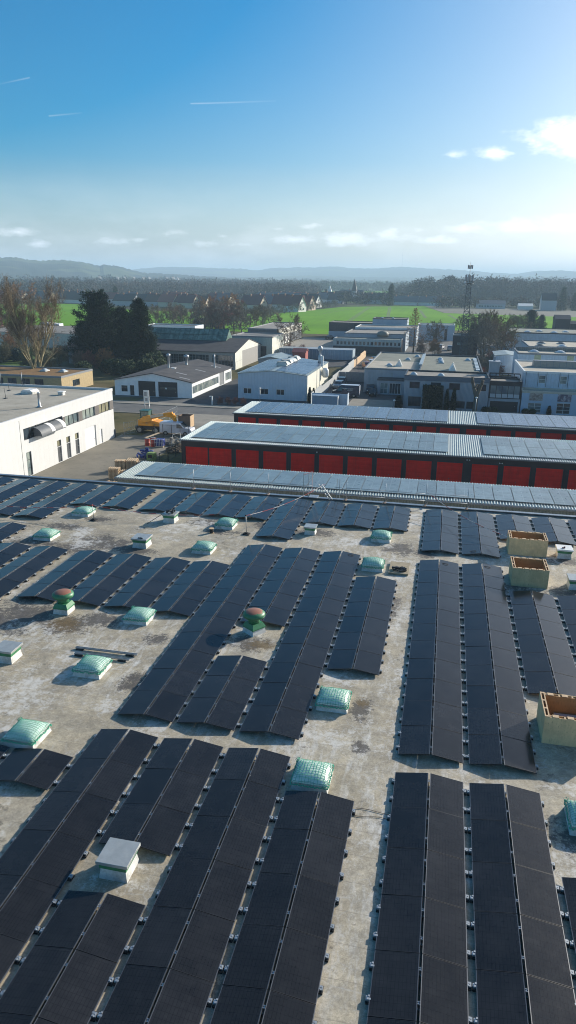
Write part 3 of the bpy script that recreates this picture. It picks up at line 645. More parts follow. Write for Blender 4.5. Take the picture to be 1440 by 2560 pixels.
# ---------------------------------------------------------------- generic buildings
def window(par,p0,p1,hole,nx,nz,fm,gm,depth,name='window'):
    p0,p1=np.array(p0,float),np.array(p1,float); d=p1-p0; L=np.linalg.norm(d); d/=L; n=np.array([d[1],-d[0]])
    ax=0 if abs(d[0])>.5 else 1; sg=1 if d[ax]>0 else -1
    a,c=sorted(((hole[0]-p0[ax])*sg,(hole[1]-p0[ax])*sg)); e,f=hole[2],hole[3]
    P=lambda s,z,o:(p0[0]+d[0]*s-n[0]*o,p0[1]+d[1]*s-n[1]*o,z)
    fw=.06; b=MB(); o=depth-.05
    def bar(s0,s1,z0,z1,oo=o,t=.03): b.obox(np.array(P((s0+s1)/2,(z0+z1)/2,oo)),(d[0]*(s1-s0)/2,d[1]*(s1-s0)/2,0),(n[0]*t,n[1]*t,0),(0,0,(z1-z0)/2))
    g=.004
    bar(a+g,a+fw,e+g,f-g);bar(c-fw,c-g,e+g,f-g);bar(a+fw+g,c-fw-g,e+g,e+fw);bar(a+fw+g,c-fw-g,f-fw,f-g)
    for k in range(1,nx): s=a+(c-a)*k/nx; bar(s-.03,s+.03,e+fw+g,f-fw-g,o+.003)
    for k in range(1,nz): z=e+(f-e)*k/nz; bar(a+fw+g,c-fw-g,z-.02,z+.02,o+.006)
    w=b.build(name,fm,par)
    b=MB(); b.obox(np.array(P((a+c)/2,(e+f)/2,depth-.012)),(d[0]*((c-a)/2-.012),d[1]*((c-a)/2-.012),0),(n[0]*.008,n[1]*.008,0),(0,0,(f-e)/2-.012)); b.build('pane',gm,w,off=tuple(par['_o']))
    return w
def building(name,label,x0,x1,y0,y1,h,wm,rm,op={},roof='flat',rh=1.,fm=M_WHITE,gm=M_GLASSD,cop=None,depth=.15,group=None,z0=0.,over=.2,cat='building',para=.25):
    g=thing(name,label,cat,((x0+x1)/2,(y0+y1)/2,z0),group)
    F={'S':((x0,y0),(x1,y0)),'E':((x1,y0),(x1,y1)),'N':((x1,y1),(x0,y1)),'W':((x0,y1),(x0,y0))}
    b=MB()
    for k,(p,q) in F.items():
        hs=[(o[0],o[1],o[2]+z0,o[3]+z0) for o in op.get(k,[])]
        wall_face(b,p,q,z0,z0+h,hs,depth)
    H=z0+h
    if roof=='gy':   # ridge along y
        xm=(x0+x1)/2
        b.poly([(x0,y0,H),(x1,y0,H),(xm,y0,H+rh)]); b.poly([(x1,y1,H),(x0,y1,H),(xm,y1,H+rh)])
    if roof=='gx':
        ym=(y0+y1)/2
        b.poly([(x1,y0,H),(x1,y1,H),(x1,ym,H+rh)]); b.poly([(x0,y1,H),(x0,y0,H),(x0,ym,H+rh)])
    b.build('wall',wm,g)
    b=MB()
    if roof=='flat':
        t=.22
        b.box(x0+t,y0+t,H-para-.1,x1-t,y1-t,H-para); b.build('roof',rm,g); b=MB()
        for a,c,d,e in ((x0-.04,y0-.04,x1+.04,y0+t),(x0-.04,y1-t,x1+.04,y1+.04),(x0-.04,y0+t+.003,x0+t,y1-t-.003),(x1-t,y0+t+.003,x1+.04,y1-t-.003)): b.box(a,c,H-para-.1,d,e,H+.03)
        b.build('roof_edge',cop or wm,g)
    elif roof=='gy':
        xm=(x0+x1)/2; t=.15; o=over
        for s in (-1,1):
            xe=x0 if s<0 else x1; sl=rh/((x1-x0)/2)
            b.prism([(xm,H+rh+.01),(xe+s*o,H-o*sl+.01),(xe+s*o,H-o*sl+t),(xm,H+rh+t)][::s],y0-o,y1+o)
        b.build('roof',rm,g)
    elif roof=='gx':
        ym=(y0+y1)/2; t=.15; o=over
        for s in (-1,1):
            ye=y0 if s<0 else y1; sl=rh/((y1-y0)/2)
            b.prism([(ym,H+rh+.01),(ye+s*o,H-o*sl+.01),(ye+s*o,H-o*sl+t),(ym,H+rh+t)][::-s],x0-o,x1+o,'x')
        b.build('roof',rm,g)
    for k,lst in op.items():
        for o in lst:
            t=o[4] if len(o)>4 else 'w'; hole=(o[0],o[1],o[2]+z0,o[3]+z0)
            nx,nz=(o[5],o[6]) if len(o)>6 else (1,1)
            m=o[7] if len(o)>7 else None
            if t=='w': window(g,*F[k],hole,nx,nz,fm,m or gm,depth)
            elif t=='d':
                p0,p1=F[k]; q0,q1=np.array(p0,float),np.array(p1,float); d=(q1-q0)/np.linalg.norm(q1-q0); n=np.array([d[1],-d[0]]); ax=0 if abs(d[0])>.5 else 1
                c=q0+d*abs((hole[0]+hole[1])/2-q0[ax]); w=abs(hole[1]-hole[0])/2-.01
                b=MB(); b.obox((c[0]-n[0]*(depth-.03),c[1]-n[1]*(depth-.03),(hole[2]+hole[3])/2),(d[0]*w,d[1]*w,0),(n[0]*.025,n[1]*.025,0),(0,0,(hole[3]-hole[2])/2-.01))
                dd=b.build('door',m or M_DGREY,g)
                b=MB(); hh=c+d*w*.8; b.obox((hh[0]-n[0]*(depth-.08),hh[1]-n[1]*(depth-.08),hole[2]+1.05),(d[0]*.08,d[1]*.08,0),(n[0]*.02,n[1]*.02,0),(0,0,.03)); b.build('handle',M_ALU,dd,off=tuple(g['_o']))
    return g
def dome_obj(x,y,z,r,l,ry=None,name='roof_dome',m=None):
    ry=ry or r; t=thing(name,l,'skylight',(x,y,z),'small dome skylights on neighbouring roofs')
    b=MB(); b.box(x-r,y-ry,z,x+r,y+ry,z+.18); b.build('curb',M_CURB,t)
    b=MB(); N=8; b.smooth=True
    idx=[[b.vert((x+r*.92*(2*i/N-1),y+ry*.92*(2*j/N-1),z+.19+.38*(1-abs(2*i/N-1)**2.5)*(1-abs(2*j/N-1)**2.5))) for j in range(N+1)] for i in range(N+1)]
    for i in range(N):
        for j in range(N): b.face((idx[i][j],idx[i+1][j],idx[i+1][j+1],idx[i][j+1]))
    b.build('dome',m or M_MILK,t)
M_MILK=flat('milky_acrylic',(.45,.50,.53),.25,0,.08)
M_WHALL=streaked('white_panel_wall',(.64,.64,.625),.5,.03,(.5,.48,.44),rib=1.1,ribaxis='y',ribdepth=.02,amount=.12,linek=.10)
def gravelroof(name,c0,c1,dark,sc_=.5):
    m,nt,b=newmat(name); p=wpos(nt)
    c=ramp(nt,noise(nt,p,sc_,7,.7),[(.35,c0),(.62,c1)]); c=mixc(nt,ramp(nt,noise(nt,p,sc_*4,8,.8),[(.54,0.),(.66,.7)]),c,dark)
    nt.links.new(c,b.inputs['Base Color']); b.inputs['Roughness'].default_value=.85; return m
M_RF1=gravelroof('brown_grey_roofing',(.22,.20,.17),(.30,.27,.23),(.12,.11,.10))
M_RF2=gravelroof('grey_green_roofing',(.15,.16,.13),(.22,.23,.18),(.09,.10,.08))
M_RF3=gravelroof('pale_beige_roofing',(.36,.32,.25),(.48,.43,.34),(.3,.27,.22))
M_RF4=gravelroof('black_felt_roofing',(.035,.034,.036),(.07,.068,.07),(.02,.02,.02))
M_MOSS=gravelroof('rusty_moss_roof',(.16,.075,.025),(.25,.14,.04),(.12,.13,.04),.9)
# white hall on the left
ops={'E':[(73.1,82.0,4.35,5.7,'w',6,1),(82.6,86.1,4.2,5.5,'w',3,1,M_GLASSP),(87.2,90.8,4.2,5.5,'w',3,1,M_GLASSP),(92.0,95.4,4.2,5.5,'w',3,1,M_GLASSP),
 (73.2,74.3,.05,2.9,'w',1,3,M_GLASSP),(80.2,81.1,.05,2.0,'d'),(80.2,81.1,2.05,2.85,'w',1,1,glass('amber_glass',(.2,.19,.12),.1,(.3,.28,.18))),(82.5,83.4,.05,2.0,'d'),(82.5,83.4,2.05,2.85,'w',1,1,glass('amber_glass')) ,(84.8,85.8,.05,2.0,'d'),(84.8,85.8,2.05,2.85,'w',1,1,glass('amber_glass')),(87.5,90.7,.05,2.95,'d',1,1,M_WHITE),(91.7,92.6,.05,2.05,'d',1,1,M_WHITE)]} if False else None
AM=glass('amber_glass',(.2,.19,.12),.1,(.3,.28,.18))
ops={'E':[(73.1,82.0,4.35,5.7,'w',6,1),(82.6,86.1,4.2,5.5,'w',3,1,M_GLASSP),(87.2,90.8,4.2,5.5,'w',3,1,M_GLASSP),(92.0,95.4,4.2,5.5,'w',3,1,AM),
 (73.2,74.3,.05,2.9,'w',1,3,M_GLASSP),(80.2,81.2,.05,2.0,'d'),(80.2,81.2,2.05,2.85,'w',1,1,AM),(82.5,83.5,.05,2.0,'d'),(82.5,83.5,2.05,2.85,'w',1,1,AM),(84.8,85.8,.05,2.0,'d'),(84.8,85.8,2.05,2.85,'w',1,1,AM),(87.5,90.7,.05,2.95,'d',1,1,M_WHITE),(91.7,92.6,.05,2.05,'d',1,1,M_WHITE)]}
wh=building('white_hall','long white panelled hall with a ribbon of windows under its flat roof at the left',-76,-46.7,45,96.5,7.15,M_WHALL,gravelroof('dirty_roofing',(.32,.285,.22),(.46,.42,.34),(.2,.18,.15),.35),ops,fm=M_BLACK,cop=M_WHALL,depth=.18)
b=MB()
for y0,y1 in ((82.02,82.58),(86.12,87.18),(90.82,91.98),(95.42,96.45)): b.box(-46.72,y0,4.2,-46.68,y1,5.5)
b.box(-46.715,73.85,.0,-46.685,74.0,0.01)
b.build('spandrel',flat('brown_grey_spandrel',(.13,.115,.105)),wh)
b=MB(); b.box(-46.705,72.4,0.0,-46.69,72.46,7.1); b.box(-46.72,96.38,0,-46.5,96.52,1.2); b.build('joint',M_DGREY,wh)
# curved canopies over the ribbon window
for y0,y1,l in ((75.2,78.3,'quarter round canopy over the ribbon window, the nearer one'),(77.9,80.9,'quarter round canopy over the ribbon window, the farther one')):
    c=thing('window_canopy',l,'awning',(-46.7,(y0+y1)/2,4.35),'rounded canopies on the white hall')
    for m,(a,e),nm in ((M_DGREY,(0,1),'fabric'),):
        pass
    def arc(ya,yb,r,t0=0,t1=math.pi/2,n=10): return [(-46.69+r*math.sin(t),4.5+r*math.cos(t)*.95) for t in np.linspace(t0,t1,n)]
    b=MB(); pts=arc(y0,y1,1.05); i=len(b.v)
    for x,z in pts: b.vert((x,y0,z)); b.vert((x,y1,z))
    b.smooth=True
    for k in range(len(pts)-1): b.face((i+2*k,i+2*k+1,i+2*k+3,i+2*k+2))
    b.smooth=False
    for yy in (y0,y1): b.poly([(-46.69,yy,4.5)]+[(x,yy,z) for x,z in pts])
    b.build('hood',flat('charcoal_canopy',(.09,.10,.11),.6),c)
    b=MB(); ys=(y1-.75,y1+.01); i=0
    pts=[(-46.69+1.075*math.sin(t),4.5+1.075*math.cos(t)*.95) for t in np.linspace(0,1.45,10)]
    for x,z in pts: b.vert((x,ys[0],z)); b.vert((x,ys[1],z))
    for k in range(9): b.face((2*k,2*k+1,2*k+3,2*k+2))
    b.build('pale_band',M_WHITE,c)
# roof things of the white hall
def smallcurb(x,y,z,l,sx,sy,h,cap=True):
    t=thing('roof_hatch',l,'roof hatch',(x,y,z)); b=MB(); b.box(x-sx,y-sy,z,x+sx,y+sy,z+h); b.build('curb',M_CURB,t)
    b=MB()
    if cap: b.box(x-sx*1.25,y-sy*1.25,z+h+.003,x+sx*1.25,y+sy*1.25,z+h+.12)
    else: b.prism([(x-sx,z+h+.003),(x+sx,z+h+.003),(x+sx*.6,z+h+.25),(x-sx*.6,z+h+.25)],y-sy,y+sy)
    b.build('cover',M_WHITE,t)
smallcurb(-56.2,90.6,6.9,'white roof hatch on the white hall, the bigger one on the left',.9,.9,.3,False)
smallcurb(-51.3,90.4,6.9,'small square hatch on the white hall roof beside the far corner',.35,.35,.4)
b=MB(); b.lathe((-48.9,80.6,6.9),[(.32,0),(.3,.12),(.14,.2),(.14,1.7),(.17,1.72),(.17,1.85)],14); tag(b.build('vent_pipe',M_GALV),'metal vent pipe on the near edge of the white hall roof','pipe')
for x,y,l in ((-60.2,91.8,'thin rod on a black foot, farther left on the white hall roof'),(-56.7,85.5,'thin rod on a black foot near the left edge of the white hall roof')):
    b=MB(); b.box(x-.2,y-.2,6.9,x+.2,y+.2,7.0); b.cyl((x,y,7.0),(x-.1,y,8.3),.03,n=6); tag(b.build('lightning_rod',M_DGREY),l,'rod')
for x,l in ((-64.4,'thin railing post behind the white hall roof, left one'),(-60.9,'thin railing post behind the white hall roof, right one')):
    b=MB(); b.cyl((x,96.3,6.9),(x,96.3,9.0),.03,n=6); b.bar((x-.1,95.9,7.18),(x+.5,96.4,7.25),.06); tag(b.build('railing_post',M_GALV),l,'post')
# workshop
M_WORK=streaked('white_workshop_wall',(.8,.82,.82),.55,.05,(.5,.5,.47),amount=.3)
ws=building('workshop','low white workshop with black felt gable roof and black gates by the road',-64.2,-48.0,134.0,161,3.0,M_WORK,M_RF4,
 {'S':[(-62.9,-61.5,.7,2.0,'w',1,1),(-61.0,-60.1,.05,2.05,'d',1,1,M_BLACK),(-59.2,-55.6,.02,2.98,'d',1,1,M_BLACK),(-55.0,-51.0,.02,2.98,'d',1,1,M_BLACK)],
  'E':[(134.3,151.2,.7,2.25,'w',11,1,M_GLASSP),(151.9,155.4,.05,2.9,'d',1,1,M_MGREY),(156.3,160.5,.5,2.3,'w',4,1,M_GLASSP)]},roof='gy',rh=1.5,fm=M_WHITE,over=.25)
b=MB(); b.box(-55.6+.62,133.97,1.7,-51.6,133.995,2.15) if False else b.box(-54.6,134.06,1.5,-51.3,134.085,1.95); b.build('gate_window',flat('dull_gate_window',(.1,.09,.07)),ws)
b=MB(); b.box(-53.6,134.03,1.55,-53.2,134.055,1.85); b.build('notice',M_WHITE,ws)
def chimney(x,y,z,h,l,r=.28,hood=True):
    b=MB(); pr=[(r*1.5,0),(r*.9,.3),(r*.8,.35),(r*.8,h-.7)]
    pr+= [(r*1.5,h-.6),(r*1.5,h-.15),(r*.4,h)] if hood else [(r*.8,h)]
    b.lathe((x,y,z),pr,12); tag(b.build('exhaust_flue',M_GALV),l,'flue','steel flues on the workshop roof')
chimney(-56.5,143.8,3.9,3.6,'tall steel flue with a hood at the left of the workshop roof')
chimney(-55.3,151.3,4.,2.6,'stout hooded steel flue in the middle of the workshop roof',.36)
chimney(-50.3,155.6,3.3,3.1,'plain straight steel flue at the right of the workshop roof',.22,False)
smallcurb(-55.4,143.6,4.2,'low white hatch on the ridge of the black workshop roof',.4,.4,.3)
for k,(x,y,s) in enumerate(((-51.,148,1),(-52.3,140,1),(-50.2,136,1),(-50.4,157,1),(-57.5,150,-1),(-59,158,-1))):
    b=MB(); sl=1.5/8.1; f=lambda X: 4.5-abs(X+56.1)*sl+.165
    b.poly([(x-1.1,y-.35,f(x-1.1)),(x+1.1,y-.35,f(x+1.1)),(x+1.1,y+.35,f(x+1.1)),(x-1.1,y+.35,f(x-1.1))]); b.build('light_strip',flat('pale_roof_light',(.25,.25,.25)),ws)
# blue grey hall with solar roof
M_BLUEW=streaked('pale_blue_sheet_wall',(.52,.61,.69),.5,.05,(.36,.4,.42),rib=.3,ribaxis='xy',ribdepth=.25,amount=.3)
bh=building('metal_hall','pale blue metal hall with three front windows and a gently pitched solar roof',-39.5,-25.8,137.0,162.4,4.8,M_BLUEW,M_CORR,{'S':[(-38.4,-36.8,.95,2.05,'w',2,1),(-35.1,-33.4,.95,2.05,'w',2,1),(-31.8,-30.2,.95,2.05,'w',2,1)]},roof='gy',rh=.7,over=.15)
# sunlit east wall: sunshine painted as a cream colour on an added sheet
M_SUNWALL=streaked('sunlit_cream_wall',(.74,.72,.62),.5,.04,(.6,.57,.48),rib=.3,ribaxis='y',ribdepth=.3,amount=.3)
b=MB(); b.box(-25.79,137.02,.01,-25.74,162.38,4.78); b.build('sunlit_side_sheet',M_SUNWALL,bh)
b=MB(); [b.box(-25.735,y,.0,-25.66,y+.12,4.8) for y in (137.05,147.8,151.2)]; b.box(-26.0,154.2,4.4,-25.55,154.6,7.0); b.build('downpipe',M_WHITE,bh)
sl=.7/6.85
for s in (-1,1):
    for k in range(14):
        x=-32.65; y=137.6+k*1.72; b=MB(); P=lambda a,yy,h:(x+s*a,yy,5.5-a*sl+.2+h)
        if s<0: q=[P(6.5,y,0),P(.5,y,0),P(.5,y+1.66,0),P(6.5,y+1.66,0)]
        else: q=[P(.5,y,0),P(6.5,y,0),P(6.5,y+1.66,0),P(.5,y+1.66,0)]
        b.poly(q,[(0,0),(6,0),(6,1.66),(0,1.66)]); b.poly([(v[0],v[1],v[2]-.04) for v in q][::-1]); b.build('solar_strip',M_PAN2,bh)
b=MB(); b.smooth=True; i=0; xm=-32.6
pts=[(xm+1.05*math.sin(t),5.62+.75*math.cos(t)) for t in np.linspace(-1.5,1.5,12)]
for x,z in pts: b.vert((x,145,z)); b.vert((x,160,z))
for k in range(11): b.face((2*k,2*k+1,2*k+3,2*k+2))
b.smooth=False; b.poly([(x,145,z) for x,z in pts][::-1]); b.poly([(x,160,z) for x,z in pts]); b.build('vaulted_rooflight',flat('cream_acrylic',(.6,.62,.58),.3),bh)
for y0 in (145.3,149.,156.): b=MB(); b.prism([(xm-1.2,5.9),(xm+1.2,5.9),(xm+.9,6.5),(xm-.9,6.5)],y0,y0+1.1); b.build('vent_flap',flat('beige_flap',(.45,.44,.4)),bh)
b=MB(); b.lathe((-26.9,158.,5.0),[(.5,0),(.4,.6),(.4,1.6),(.25,1.8),(.25,2.6),(.5,2.8),(.5,3.5),(.2,3.8)],12); tag(b.build('exhaust_flue',M_GALV),'steel exhaust flue at the back right corner of the pale blue hall','flue')
b=MB(); b.lathe((-24.9,153.5,2.6),[(.5,0),(.75,.5),(.75,1.5),(.5,2.)],14); b.box(-25.7,153.2,3.0,-25.2,153.8,3.8); tag(b.build('dust_filter',M_WHITE),'white filter drum on the sunny side wall of the pale blue hall','filter')
# glass hall behind
M_CONCF=flat('grey_concrete_frame',(.30,.29,.27),.8,0,.1)
gh=building('factory_hall','old factory hall with a dark roof, big grid windows and a glazed ridge',-100,-53.1,181.6,208.6,4.3,M_CONCF,M_RF4,{'S':[(-98,-92.5,.3,3.6,'w',7,5),(-91.5,-85.,.3,3.6,'w',7,5),(-84,-78.3,.3,3.6,'w',7,5),(-77.3,-71.2,.3,3.6,'w',7,5),(-70.6,-66.5,.3,3.6,'w',6,5),(-65.6,-60.2,.3,3.6,'w',6,5),(-59.3,-53.6,.3,3.6,'w',7,5)]},roof='gx',rh=2.5,fm=M_MGREY)
b=MB(); b.poly([(-53.05,181.5,2.0),(-53.05,188.3,2.0),(-53.05,188.3,5.5),(-53.05,181.5,4.35)]); b.box(-53.08,181.7,0,-53.02,188.2,1.95); b.poly([(-53.04,181.5,4.3),(-53.04,208,4.3),(-53.04,195.1,6.8)]); b.build('gable_cladding',streaked('white_gable',(.7,.7,.62),.5),gh)
M_GG=glass('green_wired_glass',(.10,.17,.13),.25,(.22,.32,.26))
b=MB(); 
for s in (-1,1): b.poly([(-96,195.1+s*3.2,6.35),(-58.6,195.1+s*3.2,6.35),(-58.6,195.1,9.2),(-96,195.1,9.2)][::-s])
b.poly([(-58.6,191.9,6.35),(-58.6,198.3,6.35),(-58.6,195.1,9.2)])
mo=b.build('glazed_ridge',M_GG,gh)
b=MB()
for k in range(28): x=-96+k*37.4/27; b.bar((x,191.85,6.38),(x,195.05,9.24),.09)
for z,y in ((6.4,191.8),(7.8,193.4),(9.25,195.1)): b.bar((-96,y,z),(-58.6,y,z),.1)
b.build('glazing_bars',flat('verdigris_bars',(.06,.11,.09)),mo,off=tuple(gh['_o']))
# wing
wg=building('factory_wing','pale angular wing attached to the right end of the old factory hall',-62.5,-49.8,208.8,224,6.6,streaked('shaded_greenish_wall',(.38,.44,.40),.5),M_RF1,{'S':[(-58,-56,.2,3.2,'w',2,2),(-54.5,-51.5,.2,3.8,'d',1,1,M_BLACK)],'E':[]},cop=M_MGREY)  # greenish shaded front, black sheet for a dark opening: shade put into colours
b=MB(); b.poly([(-49.76,208.8,0),(-49.76,222.5,0),(-49.76,222.5,4.4),(-49.76,208.8,6.65)]); b.build('sunny_gable',M_SUNWALL,wg)  # sunlit end wall: sunlight painted in as a warm pale sheet
b=MB(); b.box(-51.5,176,0,-45.3,180,2.7); b.box(-52.,175.7,2.703,-44.9,180.3,2.85); 
building('grey_shed','low grey roofed shed behind the pale blue hall',-47.5,-41.,184,196,2.7,M_MGREY,M_CORR,roof='gy',rh=.6)
building('red_shed','small rust red shed roof behind the pale blue hall',-41.,-37.4,196,200,3.6,flat('rust_red_sheet',(.33,.07,.05)),flat('rust_red_roof',(.3,.09,.07)),roof='gx',rh=.8)
# light coloured building with flat roof and bare tree
cb=building('commercial_block','grey commercial block with white garage doors along its sunny side',-69.5,-58.3,254,296,5.9,streaked('slate_panel',(.11,.115,.13),.5),M_RF1,{'E':[(256+4.7*k,259.2+4.7*k,.1,3.1,'d',1,1,M_WHITE if k<4 else M_DGREY) for k in range(8)]},cop=M_MGREY)
b=MB(); b.box(-58.29,254,3.4,-58.2,296,5.85); b.build('sunlit_band',M_SUNWALL,cb)  # upper wall on the sunny side, sunlight painted as a cream band
# containers
M_CT1=streaked('steel_blue_container',(.13,.20,.27),.5,.1,(.2,.16,.13),rib=.3,ribaxis='x',ribdepth=.4); M_CT2=streaked('pale_blue_container',(.32,.42,.50),.5,.08,(.3,.25,.2),rib=.3,ribaxis='x',ribdepth=.4)
for k in range(9):
    x=-48.7+k*2.45; c=M_CT1 if k<5 else M_CT2
    t=thing('shipping_container',('dark blue' if k<5 else 'pale blue')+' shipping container, '+(['leftmost','second from left','third from left','middle dark','last dark','first pale','second pale','third pale','rightmost'][k])+' in the row','container',(x+1.2,216,0),'shipping containers standing side by side')
    b=MB(); b.box(x,213.3,.15,x+2.43,219.4,3.0); b.build('body',c,t)
    b=MB(); b.box(x-.0,213.35,3.003,x+2.43,219.4,3.06); b.build('roof',flat('container_roof',(.34,.37,.38),.5,.2) if k!=2 else M_MGREY,t)
    for s in (0,1):
        b=MB(); b.box(x+.06+s*1.17,213.22,.3,x+1.2+s*1.17,213.29,2.9); d=b.build('door',c,t); b=MB(); [b.cyl((x+.3+s*1.17+q*.5,213.18,.35),(x+.3+s*1.17+q*.5,213.18,2.85),.03,n=5) for q in (0,1)]; b.build('lock_rod',M_ALU,d,off=tuple(t['_o']))
# far brick / blue complex
M_BRK=flat('dark_brown_brick',(.075,.062,.06),.85,0,.2,1.5); M_SHB=streaked('blue_grey_sheet',(.38,.45,.52),.5,.06,(.25,.28,.3),rib=.35,ribaxis='x',ribdepth=.3,amount=.3)
building('brick_works','long dark brick works with a low blue base beside the green field',-47.5,-24,298.8,312,6.2,M_BRK,M_RF1,{'S':[(-46,-44.4,.8,2.4,'w',2,1),(-42,-38,1.4,2.2,'w',4,1)]},cop=M_BLACK)
b=MB(); b.box(-47.55,298.7,0,-33.5,298.79,2.7); tag(b.build('base_cladding',M_SHB),'blue cladding strip along the foot of the dark brick works','cladding')
building('window_block','low block with a long ribbon of seventeen small white framed windows',-36,-14.2,236.5,244,4.6,M_BRK,M_RF2,{'S':[(-35.0+k*1.23,-34.15+k*1.23,2.65,3.75,'w',1,1) for k in range(17)]},cop=M_MGREY)
b=MB(); b.box(-36.05,236.38,2.55,-35.02,236.49,4.62)
for k in range(17): b.box(-34.14+k*1.23,236.38,2.6,-34.14+k*1.23+.36,236.49,3.8)
b.box(-36.05,236.37,3.8,-14.15,236.49,4.62); b.box(-36.05,236.36,2.3,-14.15,236.49,2.62); tag(b.build('window_band',streaked('pale_grey_band',(.42,.47,.47),.5)),'pale band framing the ribbon windows of the low block','cladding')
building('stepped_hall','stepped pale blue hall, the lower tier behind the ribbon window block',-34,-13.5,247.5,268,5.7,M_SHB,M_RF1,cop=M_MGREY)
building('stepped_hall','stepped pale blue hall, the upper tier behind the first',-33.3,-11,271,289,6.3,streaked('lighter_blue_sheet',(.42,.5,.56),.5),M_RF1,cop=M_WHITE)
building('stepped_hall','blue grey box rising highest on the stepped hall, with two domes on it',-28.9,-15.5,289.5,300,8.6,M_SHB,M_RF1,cop=M_DGREY)
b=MB(); b.smooth=True; b.lathe((-21.,246.3,4.9),[(1.9,0),(1.9,1.0),(1.5,1.5),(.3,1.8)],16); tag(b.build('round_tank',flat('olive_tank',(.2,.2,.17))),'round olive tank cover behind the ribbon window block','tank')
building('long_store','long pale blue store with a white eave behind the bare larch',-11.8,2.6,300,310,6.2,M_SHB,M_RF2,{'S':[(-5.,-4.,.1,4.5,'d',1,1,M_BLACK),(-1.2,-.2,.1,4.5,'d',1,1,M_BLACK)]},cop=M_WHITE)
building('brick_cube','dark brown brick building beside the mast',1.8,9.5,241.5,250,6.3,M_BRK,M_RF2,{'S':[(3.2,4.4,3.2,3.9,'w',1,1,M_GLASSP),(4.8,6.,3.2,3.9,'w',1,1,M_GLASSP)]},cop=M_MGREY)
# grey office complex right of the van
M_GCOR=streaked('grey_corrugated_front',(.36,.40,.45),.45,.05,(.2,.22,.24),rib=.22,ribaxis='x',ribdepth=.9,amount=.3)
M_FASC=streaked('blue_grey_fascia',(.10,.13,.17),.5,.08,(.15,.16,.17))
ob=building('office_block','two storey grey corrugated office block behind the clipped hedge',-7.1,8.0,134.5,143.6,6.0,M_GCOR,M_RF1,{'S':[(-6.1,-4.3,3.7,4.9,'w',1,1,M_GLASSD),(-2.3,-.5,3.7,4.9,'w',1,1),(1.0,2.9,3.7,4.9,'w',1,1),(5.8,7.5,3.7,4.9,'w',1,1),(-6.2,-3.9,.4,2.2,'w',4,1),(1.2,4.0,.4,1.7,'w',3,1),(4.3,5.9,.4,1.7,'w',2,1)]},fm=M_BLACK,cop=M_BLACK)
b=MB(); b.box(-7.14,134.38,5.15,8.02,134.49,5.95); b.build('fascia',M_FASC,ob)
gr=building('green_roof_wing','flat wing with grey green roofing and two white rooflight wedges',-5.0,7.4,144,181,5.5,M_GCOR,M_RF2,cop=M_DGREY)
lw=building('flat_wing','flat wing with a large pale garage door and a half beige half green roof',-16.5,-5.1,153.,190,5.0,M_GCOR,M_RF2,{'S':[(-15.7,-10.5,.05,4.1,'d',1,1,streaked('pale_blue_door',(.33,.38,.42),.5))]},cop=M_MGREY)
b=MB(); b.box(-16.2,153.3,4.753,-5.4,170.,4.76); b.build('beige_sheeting',M_RF3,lw)
po=building('entrance_porch','low flat porch with a bright double window between the van yard and the office block',-13.4,-7.2,150.0,152.9,3.2,M_GCOR,M_RF1,{'S':[(-12.8,-11.2,.2,2.4,'w',2,2,M_GLASSP),(-10.9,-8.6,.2,2.4,'w',4,1)]},cop=M_DGREY)
def wedge(x,y,z,l):
    t=thing('rooflight_wedge',l,'skylight',(x,y,z),'white rooflight wedges'); b=MB(); b.prism([(x-.75,z),(x+.75,z),(x+.1,z+1.45)],y-.5,y+1.5); b.build('body',M_WHITE,t)
    b=MB(); b.poly([(x+.78,y-.4,z+.05),(x+.78,y+1.4,z+.05),(x+.14,y+1.4,z+1.42),(x+.14,y-.4,z+1.42)]); b.build('pane',M_MILK,t)
wedge(-9.9,160.3,4.76,'white triangular rooflight on the beige half of the flat wing roof')
wedge(1.5,149.,5.26,'white triangular rooflight on the grey green roof, the nearer one'); wedge(1.5,152.4,5.26,'white triangular rooflight on the grey green roof, the farther one')
for x,y,z,l in ((-11.9,160.5,4.76,'oval dome left of the wedge rooflight on the beige roof'),(-8.6,174,4.76,'oval dome in the middle of the green half of the flat wing roof'),(-6.8,182,4.76,'oval dome at the back of the flat wing roof'),(-1.2,172,5.26,'back one of three domes close together on the grey green roof'),(-1.,168,5.26,'middle one of three domes close together on the grey green roof'),(-.9,165,5.26,'front one of three domes close together on the grey green roof'),(5.,172,5.26,'lone dome at the back right of the grey green roof'),(-5.6,137.5,5.76,'white dome at the left end of the office block roof'),(-.6,137.2,5.76,'low dome in the middle of the office block roof'),(-25.5,293,8.36,'left dome on the highest box of the stepped hall'),(-21.3,293,8.36,'right dome on the highest box of the stepped hall')): dome_obj(x,y,z,.62,l,.8)
for k in range(14): b=MB(); b.box(-5.45,157+k*1.7,5.5,-4.75,158.1+k*1.7,5.72); b.build('clear_dome',M_MILK,gr)
for k in range(9): b=MB(); b.box(6.2,152+k*2.8,5.27,6.95,154+k*2.8,5.5); b.build('side_rooflight',M_MILK,gr)
b=MB(); b.box(8.25,143.5,0,10.1,145.3,7.9); b.box(8.1,143.3,7.9,10.25,145.5,8.15); b.box(8.9,144.2,8.15,9.3,144.6,9.) ; tag(b.build('chimney_stack',M_GCOR),'corrugated chimney stack behind the right corner of the office block','chimney')
